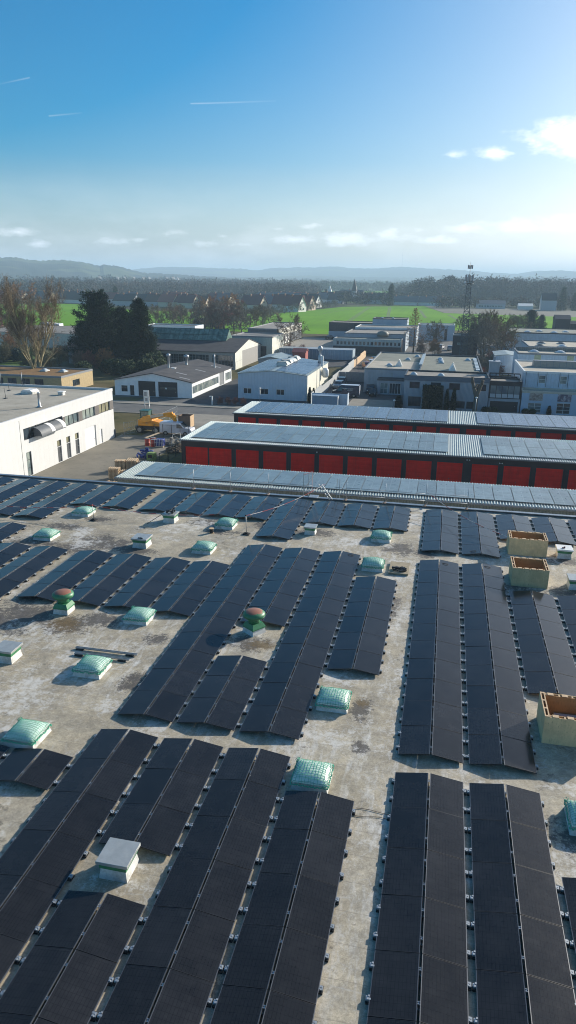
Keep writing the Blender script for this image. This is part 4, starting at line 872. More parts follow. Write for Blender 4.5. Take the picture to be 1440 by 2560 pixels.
# black balcony house
bl=building('glazed_annex','black framed annex with a band of mirroring windows above a wide garage opening',8.15,13.6,135.,143,5.5,streaked('pale_annex_wall',(.36,.40,.45),.5),M_RF1,{'S':[(8.45,13.3,.02,1.95,'d',1,1,M_BLACK)]},cop=M_BLACK)
b=MB(); b.box(8.05,134.9,2.45,13.65,134.98,5.5); b.build('black_front',M_BLACK,bl)
for k in range(5):
    x=8.3+k*1.03; b=MB(); b.box(x,134.84,3.35,x+.93,134.895,4.75); w=b.build('window',glass('mirror_glass',(.10,.14,.17),.03,(.2,.25,.25)),bl)
    b=MB(); b.box(x,134.84,2.6,x+.93,134.895,3.3); b.build('lower_panel',M_MILK,bl)
    b=MB(); b.box(x-.08,134.82,2.45,x-.02,134.9,4.85); b.build('post',M_BLACK,bl)
b=MB(); b.box(8.1,138.2,5.5,13.5,138.3,5.75); b.box(8.1,138.2,6.45,13.5,138.3,6.65); [b.box(8.1+k*1.07,138.2,5.75,8.25+k*1.07,138.3,6.45) for k in range(6)]; b.build('roof_railing',M_BLACK,bl)
# right blue hall
M_LB=streaked('light_blue_render',(.42,.52,.64),.6,.06,(.4,.43,.45),amount=.3)
def posterm(n,c1,c2,c3):
    m,nt,b=newmat(n); p=opos(nt); c=ramp(nt,noise(nt,p,1.3,4,.7),[(.35,c1),(.5,c2),(.62,c3)]); nt.links.new(c,b.inputs['Base Color']); b.inputs['Roughness'].default_value=.5; return m
rh=building('blue_showroom','light blue showroom front with two picture panels above grid windows',13.8,34,134.7,139.2,4.05,M_LB,M_RF3,{'S':[(15.0,17.3,.2,1.95,'w',2,3,M_GLASSP),(19.9,22.2,.2,2.1,'w',2,3),(25,27.3,.2,2.1,'w',2,3)]},cop=flat('pale_stone_coping',(.5,.46,.38)))
for x,m in ((15.1,posterm('poster_print',(.12,.08,.07),(.35,.28,.24),(.5,.45,.4))),(19.9,posterm('poster_print_dark',(.05,.05,.09),(.15,.12,.16),(.5,.48,.5))),(25.,posterm('poster_print_third',(.1,.1,.1),(.3,.2,.15),(.4,.4,.4)))):
    b=MB(); b.box(x,134.62,2.4,x+2.3,134.68,3.7); b.build('picture_panel',m,rh)
M_PIER=streaked('pale_showroom_wall',(.52,.60,.68),.5)
ru=building('upper_showroom','upper light blue tier with tall narrow windows and a long glazed roof monitor',14.2,36,139.3,160,7.0,M_PIER,M_RF3,{'S':[(16.9,18.1,4.9,6.3,'w',1,2,M_GLASSP),(20.6,21.8,4.9,6.3,'w',1,2,M_GLASSP),(24.3,25.5,4.9,6.3,'w',1,2,M_GLASSP)]},cop=M_WHITE)
b=MB(); [b.box(x,139.22,4.3,x+.05,139.29,6.9) for x in (14.6,16.75,18.2,20.45,21.95,24.15,25.65)]; b.build('pilaster',M_DGREY,ru)
b=MB(); b.prism([(149.,6.75),(152.,6.75),(151.,8.0),(149.4,8.0)],16.8,34,'x'); b.build('roof_monitor',M_MGREY,ru)
for k in range(14):
    x=16.9+k*1.2; b=MB(); b.poly([(x,148.97,6.85),(x+1.1,148.97,6.85),(x+1.1,149.33,7.9),(x,149.33,7.9)]); b.build('monitor_pane',flat('tan_wired_glass',(.35,.30,.24),.3),ru)
building('third_blue_tier','third pale blue tier with a ribbed roof band behind the upper showroom',16.4,40,178,190,6.9,M_PIER,M_RF3,{'S':[(20,21.6,4.8,6.6,'w',1,1,glass('lime_glass',(.3,.36,.2),.2,(.4,.45,.3))),(27.2,28.8,4.8,6.6,'w',1,1,glass('lime_glass'))],'W':[(184,186,.1,4.,'d',1,1,M_BLACK)]},cop=M_MGREY)
building('fourth_blue_tier','fourth pale tier with beige roof and a row of dark domes',21.,44,201,222,6.7,M_PIER,M_RF3,cop=M_MGREY)
building('pale_lean_to','pale lean-to with a sheet roof beside the third blue tier',12.3,18.2,193,205,4.6,M_PIER,M_CORR,roof='gy',rh=.4)
building('long_blue_hall','long plain blue hall with many white domes far right at the field edge',21.4,62,262,289,6.4,M_PIER,M_RF2,cop=M_DGREY)
for k in range(4): dome_obj(24.2+5.6*k,205,6.45,1.0,'dark dome on the front row of the fourth tier roof, number %s from the left'%ordn(k),1.3,m=M_DGREY if k%2==0 else None)
for k in range(4): dome_obj(25.5+5.2*k,214,6.45,1.0,'dome on the back row of the fourth tier roof, number %s from the left'%ordn(k),1.3,m=M_DGREY)
for k in range(3): dome_obj(20.5+6*k,184,6.65,1.1,'dome on the third blue tier roof, number %s from the left'%ordn(k),1.3)
for k in range(6): dome_obj(27.+4.4*k,268+5*(k%2),6.15,1.,'dome on the long blue hall at the field edge, number %s from the left'%ordn(k),1.4)
b=MB(); b.box(16.6,187.2,6.65,40,187.5,7.5); tag(b.build('ribbed_band',streaked('ribbed_dark_band',(.2,.2,.19),.6,rib=.5,ribaxis='x',ribdepth=.8)),'ribbed dark band across the third blue tier roof','roof band')
building('black_barn','black timbered house with a pale chimney in front of the green field at the right',44,50,330,338,8,flat('black_timber',(.035,.03,.035)),flat('black_tiles',(.03,.03,.035)),roof='gx',rh=1.5)
building('black_barn','lower black timbered extension right of the chimney house',50.3,60,331,338,6,flat('black_timber',(.035,.03,.035)),flat('black_tiles',(.03,.03,.035)),roof='gx',rh=1.2)
# left side buildings
mo=building('mossy_workshop','low yellow brick workshop with an orange moss roof behind the white hall',-98,-75,132.5,146,3.4,flat('yellow_brick',(.42,.32,.17),.85,0,.15,2),M_MOSS,{'E':[(137,140,.8,2.1,'w',2,1)],'S':[(-96+k*3,-94+k*3,.4,2.7,'w',2,1) for k in range(6)]},fm=M_DGREY,cop=M_MGREY)
for x,l in ((-83.5,'left flat dome on the orange moss roof'),(-79.2,'right flat dome on the orange moss roof')): dome_obj(x,141,3.2,.7,l,.9)
x0,y0=G(98,862,4.5); building('brown_hall','hall with a brownish pitched roof behind the big bare tree at the left',-150,-118,222,250,4.6,streaked('pale_hall_wall',(.6,.58,.5),.5),M_RF1,roof='gx',rh=1.4)
building('white_low_block','low white block half hidden by the pines at the left',-112,-98,222,238,4.2,M_WORK,M_RF1)
building('white_ribbon_house','white house with dark ribbon windows behind the factory hall',-112,-92,262,272,5.6,M_WORK,M_RF4,{'S':[(-110,-93,1.8,3.4,'w',9,1)],'E':[(263.5,270,1.8,3.4,'w',3,1)]},cop=M_WORK)
# ---------------------------------------------------------------- ground sheets
def sheet(name,pts,z,m,kind='structure'):
    b=MB(); b.poly([(x,y,z) for x,y in pts]); o=b.build(name,m); o['kind']=kind; return o
def area(x0,y0,x1,y1): return [(x0,y0),(x1,y0),(x1,y1),(x0,y1)]
def groundmat(name,a,c,d,s,rough=.9,t=.55):
    m,nt,b=newmat(name); p=wpos(nt); q=ramp(nt,noise(nt,p,s,6,.65),[(.35,a),(.65,c)]); q=mixc(nt,ramp(nt,noise(nt,p,s*5,8,.75),[(t,0.),(t+.13,.75)]),q,d)
    nt.links.new(q,b.inputs['Base Color']); b.inputs['Roughness'].default_value=rough; b.inputs['Specular IOR Level'].default_value=.2; return m
def farland():
    m,nt,b=newmat('countryside'); p=wpos(nt)
    vo=nd(nt,'ShaderNodeTexVoronoi'); mp=nd(nt,'ShaderNodeMapping'); nt.links.new(p,mp.inputs[0]); mp.inputs['Scale'].default_value=(.0022,.0045,1); nt.links.new(mp.outputs[0],vo.inputs['Vector']); vo.inputs['Scale'].default_value=1.
    sx=nd(nt,'ShaderNodeSeparateColor'); nt.links.new(vo.outputs['Color'],sx.inputs[0])
    c=ramp(nt,sx.outputs[0],[(0.,(.10,.15,.035)),(.3,(.13,.12,.07)),(.5,(.07,.12,.03)),(.68,(.20,.17,.10)),(.85,(.09,.10,.04))],'CONSTANT')
    c=mixc(nt,ramp(nt,noise(nt,p,.004,5,.7),[(.45,0.),(.5,1.)]),c,(.04,.045,.03))
    dist=nd(nt,'ShaderNodeSeparateXYZ'); nt.links.new(p,dist.inputs[0]); f=ramp(nt,mth(nt,'MULTIPLY',dist.outputs[1],.001),[(.35,0.),(.6,1.)])
    c=mixc(nt,f,ramp(nt,noise(nt,p,.12,6,.7),[(.35,(.08,.08,.035)),(.6,(.13,.11,.06))]),c)
    nt.links.new(c,b.inputs['Base Color']); b.inputs['Roughness'].default_value=1.; b.inputs['Specular IOR Level'].default_value=.05; return m
sheet('ground',area(-15000,-400,15000,16000),0.,farland())
M_ASPH=groundmat('grey_asphalt',(.12,.12,.115),(.17,.165,.155),(.09,.09,.09),.35)
M_YARD=groundmat('dusty_yard_asphalt',(.19,.175,.14),(.25,.225,.18),(.13,.12,.10),.25)
M_PAVE=groundmat('concrete_paving',(.26,.24,.2),(.33,.30,.25),(.2,.19,.16),.5)
M_DARKA=groundmat('dark_asphalt',(.06,.06,.063),(.09,.09,.09),(.05,.05,.05),.4)
M_VERGE=groundmat('rough_verge',(.10,.10,.035),(.16,.13,.06),(.06,.07,.025),.6)
M_TURF=groundmat('mossy_turf',(.07,.12,.02),(.11,.16,.03),(.05,.08,.02),.5)
sheet('yard',area(-46.6,52.5,-32.5,115.5),.012,M_YARD)
sheet('yard_strip',area(-33.4,52.5,60,115.5),.008,M_DARKA)
sheet('road',area(-260,116,190,124.6),.02,M_ASPH)
sheet('driveway_apron',area(-43,108.,-30,118.),.026,M_PAVE)
sheet('pavement',area(-260,124.9,190,127.2),.12,M_PAVE)
b=MB(); b.box(-260,124.6,0,190,124.88,.125); struct(b.build('kerb',M_PAVE))
b=MB(); b.box(-260,115.7,0,-43.2,115.98,.12); b.box(-29.8,115.7,0,190,115.98,.12); struct(b.build('near_kerb',M_PAVE))
sheet('workshop_forecourt',area(-75,127.3,-40,133.9),.016,M_ASPH)
sheet('side_drive',area(-47.9,127.3,-39.8,185),.018,M_DARKA)
sheet('hall_forecourt',area(-39.7,127.3,-24.5,136.9),.014,M_DARKA)
sheet('van_yard',area(-24.2,127.3,-7.2,230),.022,M_DARKA)
sheet('paved_corner',area(-17.5,131.,-9.,142.5),.034,M_PAVE)
sheet('container_yard',area(-46.,196,-24.6,233),.010,M_DARKA)
sheet('works_yard',area(-57.5,233,-36.5,298),.013,M_PAVE)
sheet('far_yard',area(-13.5,236,21,300),.011,M_ASPH)
sheet('grass_bank',area(-25.8,138,-24.3,232),.045,M_TURF)
sheet('verge',area(-46.4,98.5,-43.4,115.6),.03,M_VERGE)
sheet('weedy_strip',area(-75,127.4,-57,132.),.04,M_VERGE)
sheet('scrub_strip',area(-36.,76.,-31.,99),.03,M_VERGE)
sheet('roadside_lawn',area(-33,111.4,-29.9,115.6),.034,M_TURF)
sheet('left_garden',area(-140,150,-64.5,215),.012,M_VERGE)
sheet('left_lawn',[G(-80,930),G(90,930),G(95,862),G(-80,862)],.03,M_TURF)
def cropmat():
    m,nt,b=newmat('young_green_crop'); p=wpos(nt)
    c=ramp(nt,noise(nt,p,.012,5,.6),[(.3,(.10,.25,.010)),(.55,(.14,.31,.014)),(.75,(.18,.36,.02))])
    mp=nd(nt,'ShaderNodeMapping'); nt.links.new(p,mp.inputs[0]); mp.inputs['Scale'].default_value=(.25,.01,1); mp.inputs['Rotation'].default_value=(0,0,.25)
    c=mixc(nt,ramp(nt,noise(nt,mp.outputs[0],1.,4,.7),[(.5,0.),(.7,.45)]),c,(.10,.19,.02))
    nt.links.new(c,b.inputs['Base Color']); b.inputs['Roughness'].default_value=1.; b.inputs['Specular IOR Level'].default_value=.05; return m
M_CROP=cropmat()
sheet('green_field',[G(-160,812),G(-160,765),G(120,758),G(220,762),G(330,775),G(640,785.5),G(700,783),G(860,767),G(1060,765.5),G(1110,783),G(1500,795),G(1600,830),G(1000,825),G(900,822),G(820,836),G(700,832),G(500,826),G(300,815)],.03,M_CROP)
sheet('ploughed_field',[G(1062,765.5),G(1520,779),G(1560,797),G(1112,783)],.05,groundmat('ploughed_soil',(.15,.14,.11),(.19,.175,.14),(.12,.11,.09),.05))
b=MB()
for (a,c) in (((921,768),(868,803)),((926,768),(876,803)),((973,768),(967,795)),((977,768),(972,795)),((1048,776),(1062,795)),((1052,776),(1066,795)),((1120,788),(1148,803)),((1123,787),(1152,803)),((800,786),(880,772)),((1380,800),(1440,806))):
    p,q=np.array(G(*a)),np.array(G(*c)); d=q-p; n=np.array([-d[1],d[0]])/np.linalg.norm(d)*.45
    b.poly([(p[0]-n[0],p[1]-n[1],.06),(p[0]+n[0],p[1]+n[1],.06),(q[0]+n[0],q[1]+n[1],.06),(q[0]-n[0],q[1]-n[1],.06)][::1])
struct(b.build('field_tramlines',flat('bare_wheel_track',(.085,.13,.03),.9,0,.1,.2)))
# road paint
b=MB()
for k in range(8): b.box(-28.-k*30,120.2,.025,-30.-k*30,120.32,.027)
struct(b.build('road_marking',M_WHITE))
# ---------------------------------------------------------------- fences, sign, lamps, yard things
def fence(name,label,pts,h,m,gap=2.5,bars=True,post=.06,rails=1,pitch=.12):
    f=thing(name,label,'fence',(pts[0][0],pts[0][1],0)); rb=MB()
    for p,q in zip(pts[:-1],pts[1:]):
        p,q=np.array(p,float),np.array(q,float); L=np.linalg.norm(q-p); n=max(1,round(L/gap))
        for k in range(n+1):
            c=p+(q-p)*k/n; b=MB(); b.box(c[0]-post/2,c[1]-post/2,0,c[0]+post/2,c[1]+post/2,h+.05); b.build('post',m,f)
        for z in np.linspace(.15,h-.05,rails+1): rb.bar((p[0],p[1],z),(q[0],q[1],z),.03)
        if bars:
            for k in range(int(L/pitch)): c=p+(q-p)*(k+.5)*pitch/L; rb.bar((c[0],c[1],.1),(c[0],c[1],h),.018)
    rb.build('bars',m,f); return f
M_FEN=flat('dark_green_fence',(.03,.035,.033),.5,.3)
fence('bar_fence','black bar fence with a spiked top rail in front of the white van',[(-41.2,98.2),(-36.,98.6)],1.9,M_FEN,1.3,pitch=.16)
fence('mesh_fence','dark mesh fence running along the near garage towards the yard',[(-33.6,70.5),(-33.6,95.)],1.8,M_FEN,2.6,pitch=.4,rails=3)
fence('site_fence','thin galvanised site fence beside the white hall and the verge',[(-46,98.2),(-43.6,103),(-43.6,114)],1.9,M_GALV,3.4,pitch=.35,rails=2,post=.05)
fence('bar_fence','black fence posts between the lawn and the far garage',[(-33.,112.),(-30.2,103.)],1.7,M_FEN,2.2,pitch=.35,rails=2)
M_SLAT=streaked('pale_fence_panel',(.42,.44,.44),.6,.06,(.3,.3,.28),rib=1.2,ribaxis='y',ribdepth=.3)
t=thing('panel_fence','long pale panel fence stepping up behind the dark van','fence',(-24,170,0)); 
for k in range(32):
    y=133+k*2.9; b=MB(); b.box(-24.2,y,0,-24.1,y+2.85,1.9+(.35 if k%9<4 else 0)); b.build('fence_panel',M_SLAT if k<22 else M_WOOD,t)
t=thing('slatted_fence','dark slatted fence closing the yard behind the van','fence',(-20,168,0)); 
for k in range(5): b=MB(); b.box(-24+k*1.5,168,0,-22.55+k*1.5,168.1,2.2); b.build('fence_panel',M_MGREY,t)
t=thing('sign_board','white sign board on two posts standing beside the road','sign',(-49.5,115.0,0))
b=MB(); b.box(-49.9,114.9,2.1,-48.9,114.98,4.2); b.build('board',M_WHITE,t)
b=MB(); b.box(-49.75,114.85,3.2,-49.3,114.895,3.9); b.box(-49.6,114.85,2.4,-49.2,114.895,2.9); b.build('emblem',flat('grey_print',(.35,.35,.35)),t)
for x in (-49.8,-49.0): b=MB(); b.cyl((x,115.03,0),(x,115.03,2.1),.05,n=8); b.build('post',M_GALV,t)
def lamp(x,y,h,l):
    t=thing('street_lamp',l,'street lamp',(x,y,0),'street lamps'); b=MB(); b.cyl((x,y,0),(x,y,h),.07,.045,8); b.build('pole',M_GALV,t)
    b=MB(); b.lathe((x,y,h),[(.05,0),(.2,.05),(.22,.2),(.12,.3)],12); b.build('head',M_WHITE,t)
lamp(-33.4,130.5,2.9,'short street lamp in front of the pale blue hall'); lamp(5.7,128.5,3.2,'short street lamp before the pollarded tree')
lamp(-8.3,127.9,2.2,'short white post between the van yard and the clipped hedge')
t=thing('junction_box','white bent utility post beside the clipped roadside hedge','post',(-41.9,127.8,0)); b=MB(); b.box(-42.,127.7,0,-41.8,127.9,1.5); b.box(-42.4,127.7,1.5,-41.8,127.9,1.65); b.build('cabinet',M_WHITE,t)
# pallets
def pallet_parts():
    t=thing('wooden_pallet','x','pallet'); b=MB()
    for x in (-.58,-.33,-.1,.12,.35,.52): b.box(x-.05+.0,-.4,.122,x+.06,.4,.144)
    for y in (-.4,-.05,.3): b.box(-.6,y,.1,.6,y+.1,.12)
    for y in (-.4,-.05,.3): b.box(-.6,y,0,.6,y+.1,.02)
    b.build('deck',M_WOODP,t); b=MB()
    for y in (-.4,-.05,.3):
        for x in (-.6,-.07,.46): b.box(x,y,.021,x+.14,y+.1,.099)
    b.build('blocks',M_WOOD,t); return t
pp=pallet_parts(); first=True
def stack(x,y,n,rz,l):
    global first
    for k in range(n):
        z=.02+k*.147; lab=l%('topmost' if k==n-1 else 'bottom' if k==0 else ordn(k)+' from the ground')
        loc=(x+random.uniform(-.02,.02),y+random.uniform(-.02,.02),z)
        if first: pp.location=loc; pp.rotation_euler=(0,0,rz); pp['label']=lab; pp['group']='stacked wooden pallets'; first=False
        else: dup(pp,loc,rz+random.uniform(-.03,.03),label=lab)
stack(-36.7,75.1,9,.1,'wooden pallet in the nearest stack beside the grey garage roof, %s'); stack(-35.5,75.9,6,.25,'wooden pallet in the low stack right of the nearest one, %s')
stack(-37.6,78.7,9,.15,'wooden pallet in the left stack of the back group, %s'); stack(-36.3,79.1,9,.2,'wooden pallet in the middle stack of the back group, %s'); stack(-35.0,79.3,8,.35,'wooden pallet in the right stack of the back group, %s'); stack(-36.7,80.4,8,.2,'wooden pallet in the rear stack of the back group, %s')
b=MB(); rr=random.Random(2)
for k in range(9): b.bar((-37.2+k*.35,71.5+rr.uniform(-.1,.1),.1),(-36.7+k*.35,73.6+rr.uniform(-.1,.1),.14),.12)
tag(b.build('plank_pile',M_WOOD),'loose planks on the ground in front of the nearest pallet stack','planks')
# drums, tanks, bags
M_BLUE=flat('blue_plastic',(.02,.04,.22),.45,0,.3,2); M_ORR=flat('faded_red_drum',(.40,.06,.04),.5,0,.2,3)
for k,(x,y,l) in enumerate(((-39.9,92.4,'rusty red drum, the front one under the plank'),(-39.4,93.3,'rusty red drum behind the front one'),(-38.9,92.2,'red drum standing beside the blue tank'))):
    t=thing('steel_drum',l,'drum',(x,y,0),'red drums in the yard'); b=MB(); b.lathe((x,y,0),[(.34,0),(.36,.02),(.35,.45),(.37,.47),(.35,.49),(.35,1.0),(.36,1.02)],20); b.build('barrel',M_ORR,t); b=MB(); b.lathe((x,y,1.023),[(.33,0),(.33,.02)],16); b.build('lid',M_GALV,t)
b=MB(); b.bar((-40.1,92.3,1.15),(-39.,94.6,1.45),.4,.06); tag(b.build('plank',M_WOODP),'wide plank laid over the red drums','plank')
t=thing('caged_tank','blue liquid tank in a white cage beside the red drums','tank',(-37.9,92.4,0)); b=MB(); b.box(-38.5,91.9,.15,-37.4,92.9,1.1); b.build('tank',M_BLUE,t,bevel=.06)
b=MB()
for k in range(6): x=-38.55+k*.24; b.bar((x,91.82,.1),(x,91.82,1.2),.03)
for z in (.15,.65,1.2): b.bar((-38.6,91.82,z),(-37.3,91.82,z),.03)
b.build('cage',M_WHITE,t); b=MB(); b.box(-38.55,91.85,0,-37.35,92.95,.12); b.build('pallet',M_WOOD,t)
def heap(name,label,cat,cx,cy,rx,ry,h,m,n=40,seed=1,s=.35):
    rr=random.Random(seed); b=MB()
    for k in range(n):
        a=rr.uniform(0,6.28); r=math.sqrt(rr.random()); x,y=cx+rx*r*math.cos(a),cy+ry*r*math.sin(a); z=h*(1-r*r)*rr.uniform(.3,1)
        d=np.array([rr.uniform(-1,1),rr.uniform(-1,1),rr.uniform(-.5,.5)]); d=d/np.linalg.norm(d)*s*rr.uniform(.5,1)
        b.bar(np.array((x,y,z+.1))-d,np.array((x,y,z+.12))+d,s*rr.uniform(.4,.9),s*.5)
    return tag(b.build(name,m,bevel=.03),label,cat)
heap('blue_bag_heap','heap of blue plastic bags behind the back pallet stacks','bags',-37.2,85.6,1.3,.8,1.2,M_BLUE,46,1,.4)
heap('scrap_heap','heap of pale scrap wood and hoses right of the blue tank','scrap',-36.6,94.,1.1,.8,1.1,flat('mixed_scrap',(.28,.25,.2),.7,0,.5,3),40,2,.35)
heap('brush_pile','pile of cut branches and rubble on the scrub strip by the fence','brush',-35.,91.,1.1,2.4,.5,flat('dry_brush',(.14,.10,.06),.9,0,.4,3),70,3,.4)
t=thing('bulk_bag','green and yellow bulk bag in front of the blue bags','bag',(-35.9,84.4,0)); b=MB(); b.box(-36.5,83.9,0.02,-35.4,84.9,1.1); b.build('sack',flat('green_yellow_sack',(.22,.30,.08),.7,0,.3,1.5),t,bevel=.15)
b=MB(); b.box(-36.25,83.86,.5,-35.7,83.895,.9); b.build('print',M_BLACK,t)
b=MB(); b.bar((-36.7,93.2,0),(-36.4,93.2,1.6),.05); b.bar((-36.4,93.2,1.6),(-35.7,94.2,1.75),.05); b.bar((-35.7,94.2,1.75),(-35.6,94.2,0),.05); b.bar((-36.5,93.2,.8),(-35.7,94.2,.85),.04); tag(b.build('tube_frame',M_WHITE),'white bent tube frame by the corner of the middle garage','frame')
# ---------------------------------------------------------------- vehicles
M_TYRE=flat('tyre_rubber',(.02,.02,.02),.85); M_RIM=flat('wheel_rim',(.35,.36,.37),.35,.8)
def wheel(par,x,y,r,w,s):
    b=MB(); b.cyl((x,y,r),(x,y+s*w,r),r,n=18); wh_=b.build('wheel',M_TYRE,par); b=MB(); b.cyl((x,y+s*(w+.001),r),(x,y+s*(w+.02),r),r*.6,n=14); b.build('rim',M_RIM,wh_,off=tuple(par['_o']))
def vehicle(name,label,cat,loc,rz,prof,W,body,glz,wheels,wr=.34,lights=True,group=None,roofm=None):
    """side profile (x,z) extruded over the width, with tapering cabin; glz: list of quads in side view (xa,xb,z0,z1,slant)"""
    t=thing(name,label,cat,(0,0,0),group); b=MB(); n=len(prof); hm=max(z for x,z in prof)
    belt=hm*.55
    def yy(z): return W/2-(max(0,z-belt)*.14)
    i=0
    for s in (-1,1):
        for x,z in prof: b.vert((x,s*yy(z),z))
    for k in range(n): b.face((k,(k+1)%n,n+(k+1)%n,n+k))
    b.face(tuple(range(n))[::-1]); b.face(tuple(range(n,2*n)))
    b.build('body',body,t,bevel=.05)
    for q in glz:
        for s in (-1,1):
            b=MB(); pts=[(x,s*(yy(z)+.012),z) for x,z in q]; b.poly(pts if s<0 else pts[::-1]); b.build('side_window',M_GLASSD,t)
    for x in wheels:
        for s in (-1,1): wheel(t,x,s*(W/2-.2),wr,.21,s)
    t.location=loc; t.rotation_euler=(0,0,rz)
    return t,yy
def endglass(t,x0,z0,x1,z1,yy,name='windscreen',off=.015):
    b=MB(); s=1 if x0>x1 else -1; s=1
    b.poly([(x0+off,-yy(z0)+.08,z0+off),(x0+off,yy(z0)-.08,z0+off),(x1+off,yy(z1)-.08,z1+off),(x1+off,-yy(z1)+.08,z1+off)]); b.poly([(x0+off,-yy(z0)+.08,z0+off-.004),(x1+off,-yy(z1)+.08,z1+off-.004),(x1+off,yy(z1)-.08,z1+off-.004),(x0+off,yy(z0)-.08,z0+off-.004)]); b.build(name,M_GLASSD,t)
def lights(t,x,w,z,front=True):
    for s in (-1,1):
        b=MB(); b.box(x-.03,s*w-.14,z-.08,x+.03,s*w+.14,z+.08); b.build('headlight' if front else 'tail_light',M_WHITE if front else M_RED,t)
VANP=[(-2.8,.35),(2.75,.35),(2.8,.75),(2.68,1.12),(1.95,1.32),(1.1,2.28),(.8,2.4),(-2.68,2.4),(-2.8,2.25)]
VANG=[[(1.72,1.3),(1.12,2.0),(.65,2.0),(.65,1.3)]]
M_NAVY=flat('navy_van_paint',(.008,.012,.04),.25,.2,.1,1); M_VANW=flat('silver_white_van',(.55,.60,.68),.3,.2,.05,1)
t,yy=vehicle('delivery_van','dark blue delivery van with white lettering parked beside the pale fence','van',(-19.2,144.9,.02),math.pi,VANP,2.0,M_NAVY,VANG,(-1.75,1.85),.36)
endglass(t,1.93,1.35,1.16,2.22,yy); lights(t,2.78,.75,.85); lights(t,-2.8,.8,1.2,False)
b=MB(); b.prism([(1.14,2.28),(.82,2.405),(.82,2.43),(1.1,2.33)],-.83,.83); b.box(-2.7,-.84,2.405,.8,.84,2.425); b.box(-2.815,-.9,.5,-2.79,.9,2.3); b.build('pale_trim',M_VANW,t)
def text(s,par,loc,size,m,rot):
    c=bpy.data.curves.new('lettering','FONT'); c.body=s; c.size=size; c.extrude=.003; o=bpy.data.objects.new('lettering',c); COL.objects.link(o)
    bpy.context.view_layer.update(); dg=bpy.context.evaluated_depsgraph_get(); me=bpy.data.meshes.new_from_object(o.evaluated_get(dg)); bpy.data.objects.remove(o)
    me.materials.clear(); me.materials.append(m); ob=bpy.data.objects.new('lettering',me); COL.objects.link(ob); ob.parent=par; ob.location=loc; ob.rotation_euler=rot; return ob
text('Natersmeier',t,(.55,1.0,1.62),.42,M_WHITE,(math.pi/2,0,math.pi)); text('Gartenbau',t,(-.4,1.01,1.33),.27,M_WHITE,(math.pi/2,0,math.pi))
t,yy=vehicle('delivery_van','silver white van parked behind the black bar fence','van',(-38.6,100.7,.02),0,[(-2.45,.35),(2.55,.35),(2.55,.8),(2.4,1.08),(1.55,1.2),(.75,1.85),(.5,1.95),(-2.3,1.95),(-2.45,1.8)],1.9,M_VANW,[[(1.35,1.18),(.75,1.7),(.25,1.72),(.25,1.15)]],(-1.5,1.6),.33)
endglass(t,1.53,1.23,.8,1.8,yy); lights(t,2.53,.7,.8)
SUVP=[(-2.2,.35),(2.25,.35),(2.3,.75),(2.15,1.02),(1.1,1.12),(.45,1.62),(-1.6,1.66),(-2.15,1.2)]
SUVG=[[(.95,1.14),(.4,1.55),(-.35,1.57),(-.35,1.12)],[(-.45,1.12),(-.45,1.57),(-1.5,1.57),(-1.85,1.15)]]
def car(label,x,y,rz,m,sc_=1.,z=.02,group='parked cars'):
    t,yy=vehicle('parked_car',label,'car',(x,y,z),rz,SUVP,1.8,m,SUVG,(-1.35,1.4),.33,group=group); endglass(t,1.1,1.13,.5,1.56,yy); endglass(t,-2.12,1.25,-1.66,1.6,yy,'rear_window',-.02); lights(t,2.26,.65,.8); lights(t,-2.2,.65,1.,False); t.scale=(sc_,)*3; return t
C_DK=flat('dark_car_paint',(.015,.018,.035),.25,.3); C_WH=flat('white_car_paint',(.6,.6,.6),.3); C_SL=flat('silver_car_paint',(.32,.34,.36),.3,.6); C_RD=flat('dark_red_car_paint',(.15,.02,.02),.3,.2); C_BK=flat('black_car_paint',(.01,.01,.012),.25,.2)
car('dark blue estate car facing the street beside the pale garage door',-14.9,151.2,-math.pi/2+.12,C_DK); car('black car half hidden behind the corner of the entrance porch',-12.2,155.6,-math.pi/2,C_BK) if False else car('black car nosing out beside the entrance porch wall',-13.95,147.7,-math.pi/2,C_BK,.8)
car('silver car beside the pale fence behind the van',-22.4,156.5,-math.pi/2-.1,C_SL,.95); car('grey car behind the silver one along the pale fence',-22.5,162,-math.pi/2,C_DK)
car('dark car on the works yard in front of the blue base of the brick works',-45.,289,.1,C_BK); car('white car parked beside the sunny wall of the pale blue hall',-24.6,160.,-1.5,C_WH) if False else None
car('white car in the far yard right of the larch, left one',-2.,262,1.4,C_WH); car('silver car in the far yard right of the larch, right one',1.2,258,1.5,C_SL)
car('dark red car behind the beige roofed wing, near the yard fence',-20.5,196,-1.2,C_RD); car('white car behind the beige roofed wing, next to the dark red one',-20.,203,-1.2,C_WH); car('black car behind the beige roofed wing, farthest of three',-19.6,210,-1.2,C_BK)
car('white car beside the sunny side wall of the pale blue hall',-23.,172.5,1.5,C_WH,.9)
# white camper vans far left
M_CAMP=flat('camper_white',(.7,.72,.72),.35)
for k in range(5):
    x,y=G(112+k*9,822+k*1.0); t,yy=vehicle('camper_van','white camper van on the lot by the field, %s from the left'%ordn(k),'camper',(x,y,.02),-math.pi/2+.15,[(-3,.4),(3,.4),(3,1.1),(2.5,1.5),(1.9,2.2),(2.4,2.5),(2.1,2.9),(-3,2.9)],2.2,M_CAMP,[[(2.3,1.5),(1.85,2.1),(1.2,2.1),(1.2,1.5)]],(-1.7,2.),.38,group='white campers on a lot'); endglass(t,2.52,1.5,1.95,2.15,yy)
